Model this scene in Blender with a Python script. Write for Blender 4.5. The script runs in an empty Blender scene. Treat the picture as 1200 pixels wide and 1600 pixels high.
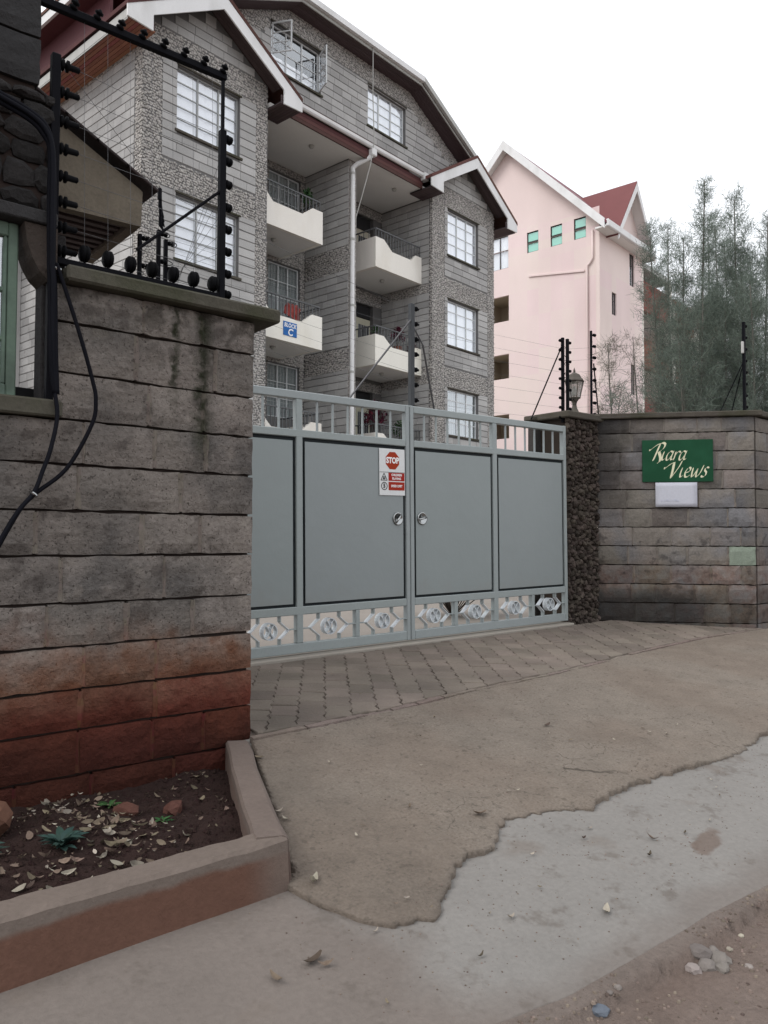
import bpy, math, random
import numpy as np
from mathutils import Vector, Matrix, noise
random.seed(7); np.random.seed(7)
SC = bpy.context.scene
COL = SC.collection
R = math.radians
# ------------------------------------------------------------------ camera, sky, sun, exposure
cam_d = bpy.data.cameras.new('camera')
cam = bpy.data.objects.new('camera', cam_d); COL.objects.link(cam)
SC.camera = cam
cam_d.sensor_fit = 'VERTICAL'; cam_d.sensor_height = 24.0; cam_d.lens = 24.0*1230/1600
cam_d.clip_start = 0.05; cam_d.clip_end = 2000
CAM = Vector((-7.44, -5.64, 0.89))
_f = Vector((.64, .768, 0)).normalized(); _r = Vector((_f.y, -_f.x, 0)); _u = Vector((0, 0, 1))
_p, _ro = R(2.095), R(0.2)
FWD = _f*math.cos(_p)+_u*math.sin(_p)
_up = -_f*math.sin(_p)+_u*math.cos(_p)
RGT = _r*math.cos(_ro)+_up*math.sin(_ro); UPV = -_r*math.sin(_ro)+_up*math.cos(_ro)
cam.matrix_world = Matrix(((RGT.x, UPV.x, -FWD.x, CAM.x), (RGT.y, UPV.y, -FWD.y, CAM.y), (RGT.z, UPV.z, -FWD.z, CAM.z), (0, 0, 0, 1)))

W = bpy.data.worlds.new('World'); SC.world = W; W.use_nodes = True
nt = W.node_tree; nt.nodes.clear()
out = nt.nodes.new('ShaderNodeOutputWorld'); bg = nt.nodes.new('ShaderNodeBackground')
sky = nt.nodes.new('ShaderNodeTexSky'); sky.sky_type = 'NISHITA'; sky.sun_disc = False
SUN_EL, SUN_AZ = R(48), R(278)      # azimuth clockwise from +Y
sky.sun_elevation = SUN_EL; sky.sun_rotation = SUN_AZ
sky.air_density = 1.0; sky.dust_density = 3.0
mixn = nt.nodes.new('ShaderNodeMix'); mixn.data_type = 'RGBA'
tc = nt.nodes.new('ShaderNodeTexCoord'); cn = nt.nodes.new('ShaderNodeTexNoise')
cn.inputs['Scale'].default_value = 2.2; cn.inputs['Detail'].default_value = 4
cr = nt.nodes.new('ShaderNodeValToRGB')
cr.color_ramp.elements[0].position = .3; cr.color_ramp.elements[0].color = (9.3, 9.6, 10.1, 1)
cr.color_ramp.elements[1].position = .7; cr.color_ramp.elements[1].color = (11.4, 11.5, 11.7, 1)
nt.links.new(tc.outputs['Generated'], cn.inputs['Vector'])
nt.links.new(cn.outputs['Fac'], cr.inputs['Fac'])
mixn.inputs[0].default_value = .9                      # thick overcast in front of the blue
nt.links.new(sky.outputs[0], mixn.inputs[6]); nt.links.new(cr.outputs[0], mixn.inputs[7])
nt.links.new(mixn.outputs[2], bg.inputs['Color']); bg.inputs['Strength'].default_value = .105
nt.links.new(bg.outputs[0], out.inputs['Surface'])

sd = bpy.data.lights.new('sun', 'SUN'); sd.energy = 1.0; sd.angle = R(28); sd.color = (1, .97, .93)
so = bpy.data.objects.new('sun', sd); COL.objects.link(so)
_sdir = Vector((math.sin(SUN_AZ)*math.cos(SUN_EL), math.cos(SUN_AZ)*math.cos(SUN_EL), math.sin(SUN_EL)))
so.rotation_euler = _sdir.to_track_quat('Z', 'Y').to_euler(); so.location = (0, 0, 30)
SC.view_settings.view_transform = 'Standard'; SC.view_settings.look = 'None'
SC.view_settings.exposure = 0.45; SC.view_settings.gamma = 1.0; SC.view_settings.use_curve_mapping = False
try: SC.cycles.max_bounces = 6; SC.cycles.transparent_max_bounces = 16
except Exception: pass

# ------------------------------------------------------------------ materials
MATS = {}
def mat(name, col, var=.18, scale=6.0, fine=60.0, rough=.8, bump=.15, bscale=None, rnd=.25, hue=.02, col2=None, c2=(.45, .65), metal=0., spec=.15, streak=0., fvar=.1, extra=None, bdist=.01):
    """world-space noise colour + random per block + fine relief. extra(nt, colour_socket, position_socket) -> colour socket"""
    m = bpy.data.materials.new(name); m.use_nodes = True; t = m.node_tree; N = t.nodes; L = t.links
    b = N['Principled BSDF']; b.inputs['Roughness'].default_value = rough; b.inputs['Metallic'].default_value = metal
    b.inputs['Specular IOR Level'].default_value = spec
    geo = N.new('ShaderNodeNewGeometry'); pos = geo.outputs['Position']
    def mapv(sx, sy, sz):
        q = N.new('ShaderNodeMapping'); q.inputs['Scale'].default_value = (sx, sy, sz); L.new(pos, q.inputs['Vector']); return q.outputs[0]
    n1 = N.new('ShaderNodeTexNoise'); n1.inputs['Scale'].default_value = scale; n1.inputs['Detail'].default_value = 5; n1.inputs['Roughness'].default_value = .6
    L.new(mapv(1, 1, .35) if streak else pos, n1.inputs['Vector'])
    n2 = N.new('ShaderNodeTexNoise'); n2.inputs['Scale'].default_value = fine; n2.inputs['Detail'].default_value = 4; L.new(pos, n2.inputs['Vector'])
    def math_(op, a, bb):
        q = N.new('ShaderNodeMath'); q.operation = op
        for i, v in enumerate((a, bb)):
            if isinstance(v, (int, float)): q.inputs[i].default_value = v
            else: L.new(v, q.inputs[i])
        return q.outputs[0]
    # value multiplier
    v = math_('ADD', 1-var, math_('MULTIPLY', n1.outputs['Fac'], 2*var))
    v = math_('MULTIPLY', v, math_('ADD', 1-fvar, math_('MULTIPLY', n2.outputs['Fac'], 2*fvar)))
    oi = N.new('ShaderNodeObjectInfo')
    rr = math_('FRACT', math_('ADD', oi.outputs['Random'], geo.outputs['Random Per Island']), 0)
    if rnd: v = math_('MULTIPLY', v, math_('ADD', 1-rnd, math_('MULTIPLY', rr, 2*rnd)))
    base = N.new('ShaderNodeRGB'); base.outputs[0].default_value = (*col, 1); c = base.outputs[0]
    if col2:
        mx = N.new('ShaderNodeMix'); mx.data_type = 'RGBA'; mr = N.new('ShaderNodeMapRange')
        n3 = N.new('ShaderNodeTexNoise'); n3.inputs['Scale'].default_value = scale*.45; n3.inputs['Detail'].default_value = 6
        L.new(mapv(1, 1, .5) if streak else pos, n3.inputs['Vector'])
        mr.inputs['From Min'].default_value = c2[0]; mr.inputs['From Max'].default_value = c2[1]
        L.new(n3.outputs['Fac'], mr.inputs['Value']); L.new(mr.outputs[0], mx.inputs[0]); L.new(c, mx.inputs[6]); mx.inputs[7].default_value = (*col2, 1)
        c = mx.outputs[2]
    if extra: c = extra(t, c, pos, math_)
    hs = N.new('ShaderNodeHueSaturation'); L.new(c, hs.inputs['Color']); L.new(v, hs.inputs['Value'])
    if hue: L.new(math_('ADD', .5-hue, math_('MULTIPLY', math_('FRACT', math_('MULTIPLY', rr, 7.31), 0), 2*hue)), hs.inputs['Hue'])
    L.new(hs.outputs[0], b.inputs['Base Color'])
    if bump:
        bp = N.new('ShaderNodeBump'); bp.inputs['Strength'].default_value = min(1, bump); bp.inputs['Distance'].default_value = bdist
        n4 = N.new('ShaderNodeTexNoise'); n4.inputs['Scale'].default_value = bscale or fine; n4.inputs['Detail'].default_value = 8; n4.inputs['Roughness'].default_value = .65
        L.new(pos, n4.inputs['Vector']); L.new(n4.outputs['Fac'], bp.inputs['Height']); L.new(bp.outputs[0], b.inputs['Normal'])
    MATS[name] = m; return m

def _mix(t, fac, a, colr):
    x = t.nodes.new('ShaderNodeMix'); x.data_type = 'RGBA'; t.links.new(fac, x.inputs[0]); t.links.new(a, x.inputs[6])
    if isinstance(colr, tuple): x.inputs[7].default_value = (*colr, 1)
    else: t.links.new(colr, x.inputs[7])
    return x.outputs[2]
def _sep(t, pos):
    s = t.nodes.new('ShaderNodeSeparateXYZ'); t.links.new(pos, s.inputs[0]); return s.outputs
def _noise(t, pos, sc, det=5, mul=(1, 1, 1)):
    q = t.nodes.new('ShaderNodeMapping'); q.inputs['Scale'].default_value = mul; t.links.new(pos, q.inputs['Vector'])
    n = t.nodes.new('ShaderNodeTexNoise'); n.inputs['Scale'].default_value = sc; n.inputs['Detail'].default_value = det; t.links.new(q.outputs[0], n.inputs['Vector']); return n.outputs['Fac']
def _ramp(t, val, a, b, lo=0., hi=1.):
    m = t.nodes.new('ShaderNodeMapRange'); m.interpolation_type = 'SMOOTHSTEP'
    m.inputs['From Min'].default_value = a; m.inputs['From Max'].default_value = b; m.inputs['To Min'].default_value = lo; m.inputs['To Max'].default_value = hi
    t.links.new(val, m.inputs['Value']); return m.outputs[0]

def left_stone_extra(t, c, pos, M):
    s = _sep(t, pos)
    n = _noise(t, pos, 3.0); n2 = _noise(t, pos, 14.0)
    zz = M('ADD', s[2], M('MULTIPLY', M('SUBTRACT', n, .5), .45))
    n9 = _noise(t, pos, 75., 3); n8 = _noise(t, pos, 9., 6)
    c = _mix(t, _ramp(t, n9, .60, .68, 0, .75), c, (.035, .028, .024))       # pits
    c = _mix(t, _ramp(t, n8, .56, .70, 0, .55), c, (.205, .180, .158))       # pale lime bloom
    c = _mix(t, _ramp(t, n8, .44, .32, 0, .55), c, (.060, .050, .045))
    zw = M('ADD', s[2], M('MULTIPLY', M('SUBTRACT', M('ADD', M('MULTIPLY', n, .6), M('MULTIPLY', n8, .4)), .5), .7))
    c = _mix(t, _ramp(t, zw, .50, .16, 0, .75), c, (.165, .064, .031))
    c = _mix(t, _ramp(t, zw, .30, -.06, 0, .92), c, (.084, .021, .013))        # red soil splashed up the wall
    c = _mix(t, _ramp(t, zz, .02, -.25, 0, .8), c, (.046, .014, .010))       # darker red brown towards the foot
    for x0, wd, zb, zt in ((-5.42, .085, 1.2, 2.2), (-5.585, .035, 1.5, 2.05)):       # algae runs under the coping
        dx = M('ABSOLUTE', M('SUBTRACT', M('ADD', s[0], M('MULTIPLY', M('SUBTRACT', n2, .5), .13)), x0), 0)
        f = M('MULTIPLY', _ramp(t, dx, wd, wd*.1), _ramp(t, s[2], zb, zb+.35))
        f = M('MULTIPLY', f, _ramp(t, n2, .3, .6, .25, .95))
        c = _mix(t, f, c, (.016, .019, .009))
    # dark patches below the coping
    f = M('MULTIPLY', _ramp(t, s[2], 1.75, 2.15), _ramp(t, n8, .44, .60, 0, .7))
    return _mix(t, f, c, (.035, .030, .025))
def right_stone_extra(t, c, pos, M):
    s = _sep(t, pos); n = _noise(t, pos, 2.2); n2 = _noise(t, pos, 9.0)
    zz = M('ADD', s[2], M('MULTIPLY', M('SUBTRACT', n, .5), .35))
    xx = M('ADD', s[0], M('MULTIPLY', M('SUBTRACT', n2, .5), .3))
    c = _mix(t, M('MULTIPLY', _ramp(t, zz, .75, .45, 0, .5), _ramp(t, n2, .35, .6)), c, (.12, .07, .045))
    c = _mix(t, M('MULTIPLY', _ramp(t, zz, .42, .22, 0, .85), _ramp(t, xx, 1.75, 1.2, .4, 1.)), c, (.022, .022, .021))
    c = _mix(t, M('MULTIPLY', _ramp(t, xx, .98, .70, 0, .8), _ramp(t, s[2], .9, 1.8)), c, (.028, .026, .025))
    c = _mix(t, M('MULTIPLY', _ramp(t, n2, .55, .68, 0, .6), _ramp(t, s[2], 1.5, .8)), c, (.035, .03, .028))
    return c

mat('left_stone', (.190, .166, .149), var=.5, scale=4.2, fine=42, rough=.9, bump=1., bscale=30, rnd=.10, hue=.004, col2=(.105, .096, .090), extra=left_stone_extra, bdist=.028, fvar=.34)
mat('left_mortar', (.150, .128, .110), var=.25, scale=8, rnd=0, bump=.5, extra=left_stone_extra)
mat('dark_mortar', (.03, .022, .018), var=.3, scale=8, rnd=0, bump=.4)
mat('fascia_concrete', (.150, .128, .100), var=.3, scale=9, rough=.9, bump=.4, rnd=0, fvar=.25)
mat('coping', (.075, .068, .055), var=.35, scale=7, rough=.9, bump=.5, rnd=.05, col2=(.05, .05, .032), fvar=.25)
mat('right_stone', (.150, .132, .118), var=.22, scale=5, fine=40, rough=.9, bump=.7, bscale=35, rnd=.26, hue=.02, col2=(.125, .122, .126), extra=right_stone_extra, bdist=.015, fvar=.2)
mat('right_mortar', (.16, .142, .125), var=.2, scale=8, rnd=0, bump=.4, extra=right_stone_extra)
mat('green_stone', (.20, .235, .19), var=.15, scale=14, rnd=0, bump=.4, rough=.9, fvar=.25)
mat('rubble_dark', (.062, .050, .042), var=.4, scale=9, fine=50, rough=.9, bump=.9, rnd=.45, hue=.02, fvar=.25, bdist=.015)
mat('rubble_backlit', (.028, .026, .026), var=.4, scale=8, fine=50, rough=.9, bump=.8, rnd=.4, hue=.02, fvar=.25, bdist=.015)  # guardhouse rubble and pier, backlit darkness put into the colour
mat('backlit_stone', (.036, .035, .036), var=.4, scale=4, fine=40, rough=.9, bump=.8, rnd=.15, hue=.01, fvar=.25, bdist=.015)  # guardhouse courses, darkened in the base colour as if seen against the sky
mat('block_grey', (.40, .394, .385), var=.14, scale=1.2, fine=30, rough=.88, bump=.5, rnd=.16, hue=.006, fvar=.14, col2=(.315, .31, .305))
mat('block_joint', (.15, .147, .145), var=.2, scale=4, rnd=0, bump=0)
mat('pebble_stone', (.38, .362, .342), var=.2, scale=1.0, fine=40, rough=.85, bump=.3, rnd=.2, hue=.02, fvar=.15)
mat('pebble_bed', (.27, .258, .245), var=.2, scale=5, rnd=0, bump=.4)
mat('white_paint', (.72, .72, .72), var=.06, scale=3, rnd=0, bump=.05, rough=.55, streak=1, col2=(.58, .58, .57), c2=(.5, .75))
mat('cream_paint', (.80, .77, .71), var=.07, scale=2.5, rnd=0, bump=.05, rough=.7, streak=1, col2=(.70, .66, .58), c2=(.52, .8))
mat('ceiling_white', (.74, .73, .71), var=.05, scale=2, rnd=0, bump=.03, rough=.8)
mat('maroon_board', (.085, .034, .032), var=.15, scale=6, rnd=.18, bump=.1, rough=.6)
mat('soffit_wood', (.235, .095, .070), var=.2, scale=8, rnd=.22, bump=.15, rough=.65)
mat('soffit_grey', (.085, .062, .064), var=.15, scale=5, rnd=.12, bump=.1, rough=.7)
mat('gutter_grey', (.42, .42, .40), var=.15, scale=6, rnd=0, bump=.05, rough=.6, streak=1)
mat('roof_tile', (.10, .046, .04), var=.3, scale=6, rnd=.25, bump=.3, rough=.8)
mat('roof_dark', (.03, .022, .022), var=.3, scale=8, rnd=.3, bump=.4, rough=.85)
mat('roof_maroon', (.175, .062, .068), var=.1, scale=1.5, rnd=.06, bump=.1, rough=.6)
mat('pink_wall', (.76, .632, .61), var=.05, scale=.7, fine=25, rough=.85, bump=.25, rnd=0, streak=1, col2=(.66, .545, .52), c2=(.45, .75), fvar=.04)
mat('red_brick', (.20, .062, .048), var=.15, scale=3, rnd=0, bump=.2)
mat('window_white', (.62, .64, .65), var=.05, rnd=0, bump=0, rough=.5)
mat('window_steel', (.34, .35, .35), var=.08, rnd=0, bump=0, rough=.5)
mat('window_dark', (.05, .04, .04), var=.1, rnd=0, bump=0, rough=.5)
mat('steel_grey', (.12, .125, .13), var=.1, rnd=0, bump=0, rough=.5)
mat('black_iron', (.006, .006, .008), var=.25, scale=12, rnd=0, bump=.1, rough=.6, spec=.04)
mat('insulator_black', (.005, .005, .006), var=.1, rnd=0, bump=0, rough=.6, spec=.04)
mat('wire_metal', (.10, .10, .105), var=.1, rnd=0, bump=0, rough=.4, metal=.6)
mat('post_grey', (.05, .054, .058), var=.2, rnd=0, bump=0, rough=.5)
mat('cable_black', (.007, .007, .010), var=.2, rnd=.2, bump=0, rough=.6, spec=.04)
mat('curtain', (.86, .88, .92), var=.08, scale=3, rnd=0, bump=0, rough=.9)
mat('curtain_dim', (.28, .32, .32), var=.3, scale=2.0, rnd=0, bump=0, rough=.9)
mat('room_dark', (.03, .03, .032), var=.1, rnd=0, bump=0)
mat('green_frame', (.105, .150, .115), var=.2, scale=10, rnd=0, bump=.1, rough=.5, col2=(.07, .095, .075))
mat('gate_panel', (.205, .232, .234), var=.07, scale=1.3, fine=90, rnd=0, bump=.25, bscale=2.2, bdist=.02, rough=.33, spec=.5, fvar=.03, extra=lambda t, c, pos, M: _mix(t, M('MULTIPLY', _ramp(t, M('ADD', _sep(t, pos)[2], M('MULTIPLY', _noise(t, pos, 7.), .5)), .80, .45, 0, .35), _noise(t, pos, 3., 5, (3, 3, .5))), c, (.17, .14, .115)))
mat('gate_frame', (.245, .275, .275), var=.08, scale=8, rnd=0, bump=.04, rough=.38, spec=.45)
mat('gate_silver', (.46, .49, .51), var=.1, scale=20, rnd=.05, bump=.05, rough=.35, spec=.5)
mat('gap_shade', (.012, .016, .018), var=.1, rnd=0, bump=0, rough=.6)  # near black that paints the shadow gap round the gate panels
mat('chrome', (.34, .35, .35), var=.05, rnd=0, bump=0, rough=.22, metal=1.)
mat('sign_white', (.62, .63, .63), var=.05, rnd=0, bump=0, rough=.35)
mat('sign_red', (.30, .004, .016), var=.05, rnd=0, bump=0, rough=.4)
mat('sign_black', (.02, .02, .02), var=.05, rnd=0, bump=0, rough=.5)
mat('sign_green', (.005, .050, .016), var=.12, scale=9, rnd=0, bump=0, rough=.4, col2=(.008, .062, .022))
mat('sign_cream', (.62, .60, .43), var=.08, scale=25, rnd=0, bump=0, rough=.5)
mat('sign_blue', (.02, .11, .38), var=.05, rnd=0, bump=0, rough=.5)
mat('letter_white', (.78, .78, .78), var=.02, rnd=0, bump=0, rough=.5)
mat('paper', (.46, .465, .52), var=.04, scale=12, rnd=0, bump=.05, rough=.7)
mat('pencil', (.42, .43, .52), var=.05, rnd=0, bump=0)
mat('bark_pale', (.13, .12, .105), var=.3, scale=10, rnd=.1, bump=.3)
mat('bark', (.055, .045, .038), var=.3, scale=10, rnd=.1, bump=.4)
mat('needles', (.170, .206, .172), var=.35, scale=1.6, rnd=.45, hue=.03, bump=0, rough=.75, spec=.2)
mat('needles_brown', (.215, .198, .165), var=.35, scale=1.6, rnd=.4, hue=.04, bump=0, rough=.75, spec=.2)
mat('leaf_green', (.035, .085, .03), var=.3, rnd=.4, hue=.03, bump=0, rough=.5)
mat('leaf_blue', (.035, .068, .058), var=.3, rnd=.3, hue=.02, bump=0, rough=.5)
mat('leaf_purple', (.10, .022, .04), var=.3, rnd=.4, hue=.02, bump=0, rough=.5)
mat('dry_leaf', (.135, .105, .078), var=.25, scale=30, rnd=.5, hue=.03, bump=.1, rough=.8)
mat('pale_leaf', (.28, .25, .205), var=.2, scale=30, rnd=.35, hue=.02, bump=.1, rough=.8)
mat('red_cloth', (.30, .075, .055), var=.3, scale=12, rnd=0, bump=.2)
mat('loggia_tan', (.40, .34, .27), var=.08, rnd=0, bump=0)
mat('cream_door', (.50, .47, .38), var=.05, rnd=0, bump=0, rough=.5)
mat('lamp_metal', (.085, .075, .062), var=.3, scale=20, rnd=0, bump=.1, rough=.55)
mat('concrete_pale', (.27, .245, .215), var=.15, scale=1.5, fine=30, rnd=0, bump=.2)
mat('curb_concrete', (.138, .112, .095), var=.2, scale=5, fine=50, rnd=0, bump=.5, rough=.9, fvar=.15,
    extra=lambda t, c, pos, M: _mix(t, M('MULTIPLY', _ramp(t, M('ADD', _sep(t, pos)[2], M('MULTIPLY', M('SUBTRACT', _noise(t, pos, 5.), .5), .06)), -.272, -.300, 0, .8), _ramp(t, _sep(t, pos)[0], -5.80, -5.98, .25, 1.)), c, (.108, .050, .031)))
mat('soil', (.030, .017, .015), var=.4, scale=10, fine=70, rnd=0, bump=1., bscale=50, rough=.95, fvar=.3, bdist=.02)
mat('soil_rock', (.105, .052, .036), var=.25, scale=10, rnd=.2, bump=.6)
mat('paver', (.168, .140, .118), var=.34, scale=2.2, fine=60, rnd=.14, hue=.008, bump=.6, rough=.9, fvar=.18, col2=(.128, .108, .092))
mat('paver_bed', (.085, .068, .056), var=.3, scale=10, rnd=0, bump=.5)
def apron_extra(t, c, pos, M):
    n = _noise(t, pos, 1.1); n2 = _noise(t, pos, 28., 3)
    c = _mix(t, _ramp(t, n, .42, .62, 0, .7), c, (.195, .163, .141))
    n5 = _noise(t, pos, 95., 2)
    c = _mix(t, M('MULTIPLY', _ramp(t, n5, .58, .66, 0, .45), _ramp(t, n, .40, .6, .15, 1.)), c, (.25, .212, .184))
    c = _mix(t, M('MULTIPLY', _ramp(t, n5, .40, .33, 0, .5), _ramp(t, _noise(t, pos, 3.3), .40, .6, .1, 1.)), c, (.08, .064, .054))
    c = _mix(t, _ramp(t, n2, .60, .68, 0, .55), c, (.09, .074, .063))
    s = _sep(t, pos)
    vd = t.nodes.new('ShaderNodeVectorMath'); vd.operation = 'MULTIPLY_ADD'; nn = t.nodes.new('ShaderNodeTexNoise'); nn.inputs['Scale'].default_value = 4.; nn.inputs['Detail'].default_value = 5
    t.links.new(pos, nn.inputs['Vector']); t.links.new(nn.outputs['Color'], vd.inputs[0]); vd.inputs[1].default_value = (.35, .35, 0); t.links.new(pos, vd.inputs[2])
    vo = t.nodes.new('ShaderNodeTexVoronoi'); vo.feature = 'DISTANCE_TO_EDGE'; vo.inputs['Scale'].default_value = 1.9; t.links.new(vd.outputs[0], vo.inputs['Vector'])
    crk = M('MULTIPLY', _ramp(t, vo.outputs['Distance'], .006, .001, 0, .8), M('MULTIPLY', _ramp(t, n, .50, .58), _ramp(t, s[1], -2.5, -2.8)))
    c = _mix(t, crk, c, (.05, .04, .034))
    near = M('MULTIPLY', _ramp(t, s[0], -4.8, -5.4), _ramp(t, n, .3, .55, .3, .9))
    return _mix(t, M('MULTIPLY', near, .6), c, (.128, .104, .090))
mat('apron_brown', (.178, .141, .120), var=.26, scale=5.0, fine=70, rnd=0, bump=.8, bscale=26, rough=.95, fvar=.30, extra=apron_extra, bdist=.03)
def slab_extra(t, c, pos, M):
    s = _sep(t, pos); n = _noise(t, pos, 1.3); n2 = _noise(t, pos, 3.5)
    xx = M('ADD', s[0], M('MULTIPLY', M('SUBTRACT', n, .5), 1.6))
    c = _mix(t, _ramp(t, xx, -5.25, -5.75, 0, .85), c, (.150, .126, .110))           # red dust trodden over the near end
    yy = M('ADD', s[1], M('MULTIPLY', M('SUBTRACT', n2, .5), .25))
    c = _mix(t, _ramp(t, yy, -3.90, -4.06, 0, .6), c, (.145, .122, .107))
    dd = M('ADD', _noise(t, pos, 6.), M('MULTIPLY', _noise(t, pos, 30.), .5))
    c = _mix(t, _ramp(t, dd, .80, .98, 0, .55), c, (.115, .098, .084))
    n3 = _noise(t, pos, 2.2)
    c = _mix(t, _ramp(t, n3, .58, .68, 0, .5), c, (.15, .125, .105))
    ex = M('ADD', M('POWER', M('DIVIDE', M('ADD', s[0], 3.92), .30), 2), M('POWER', M('DIVIDE', M('SUBTRACT', M('ADD', s[1], 3.765), M('MULTIPLY', M('ADD', s[0], 3.92), .19)), .055), 2))
    return _mix(t, _ramp(t, M('ADD', ex, M('MULTIPLY', M('ADD', n2, M('MULTIPLY', _noise(t, pos, 11.), .8)), 3.0)), 3.5, 2.7, 0, .75), c, (.125, .092, .074))            # dried mud patch
mat('slab_grey', (.205, .194, .180), var=.16, scale=2.5, fine=45, rnd=0, bump=.6, bscale=40, rough=.9, fvar=.16, extra=slab_extra, bdist=.012)
mat('dirt', (.180, .145, .122), var=.22, scale=3.5, fine=50, rnd=0, bump=1., bscale=40, rough=.95, fvar=.25, col2=(.145, .112, .092), bdist=.02, extra=lambda t, c, pos, M: _mix(t, _ramp(t, M('ADD', _sep(t, pos)[1], M('MULTIPLY', M('SUBTRACT', _noise(t, pos, 5.), .5), .10)), -4.20, -4.09, 0, .8), c, (.172, .146, .126)))
mat('road_stone', (.21, .185, .17), var=.25, scale=25, rnd=.35, hue=.02, bump=.5, rough=.9)
mat('gravel_dull', (.155, .122, .102), var=.2, scale=25, rnd=.4, hue=.02, bump=0, rough=.95)
mat('blue_stone', (.11, .125, .15), var=.2, scale=25, rnd=.1, bump=.4, rough=.8)

def translucent(name, k):
    t = MATS[name].node_tree; b = t.nodes['Principled BSDF']; o = next(n for n in t.nodes if n.type == 'OUTPUT_MATERIAL')
    tr = t.nodes.new('ShaderNodeBsdfTranslucent'); mx = t.nodes.new('ShaderNodeMixShader'); mx.inputs[0].default_value = k
    t.links.new(b.inputs['Base Color'].links[0].from_socket, tr.inputs['Color']); t.links.new(b.outputs[0], mx.inputs[1]); t.links.new(tr.outputs[0], mx.inputs[2]); t.links.new(mx.outputs[0], o.inputs['Surface'])
for q_ in ('needles', 'needles_brown'): translucent(q_, .5)
for q_ in ('leaf_green', 'leaf_blue', 'leaf_purple'): translucent(q_, .2)
def glass_mat(name, tint, alpha):
    m = bpy.data.materials.new(name); m.use_nodes = True; t = m.node_tree; t.nodes.clear()
    o = t.nodes.new('ShaderNodeOutputMaterial'); gl = t.nodes.new('ShaderNodeBsdfGlossy'); gl.inputs['Roughness'].default_value = .03; gl.inputs['Color'].default_value = (.92, .96, 1, 1)
    tp = t.nodes.new('ShaderNodeBsdfTransparent'); df = t.nodes.new('ShaderNodeBsdfDiffuse'); df.inputs['Color'].default_value = (*tint, 1)
    m1 = t.nodes.new('ShaderNodeMixShader'); m1.inputs[0].default_value = alpha; t.links.new(tp.outputs[0], m1.inputs[1]); t.links.new(df.outputs[0], m1.inputs[2])
    lw = t.nodes.new('ShaderNodeLayerWeight'); lw.inputs['Blend'].default_value = .5; fr = t.nodes.new('ShaderNodeMapRange'); fr.inputs['From Min'].default_value = .2; fr.inputs['To Min'].default_value = .17; fr.inputs['To Max'].default_value = .75; t.links.new(lw.outputs['Facing'], fr.inputs['Value']); m2 = t.nodes.new('ShaderNodeMixShader')
    t.links.new(fr.outputs[0], m2.inputs[0]); t.links.new(m1.outputs[0], m2.inputs[1]); t.links.new(gl.outputs[0], m2.inputs[2]); t.links.new(m2.outputs[0], o.inputs['Surface']); MATS[name] = m
glass_mat('glass', (.3, .33, .35), .05); glass_mat('glass_green', (.22, .62, .47), .85); glass_mat('lamp_glass', (.35, .34, .30), .45)

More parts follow.
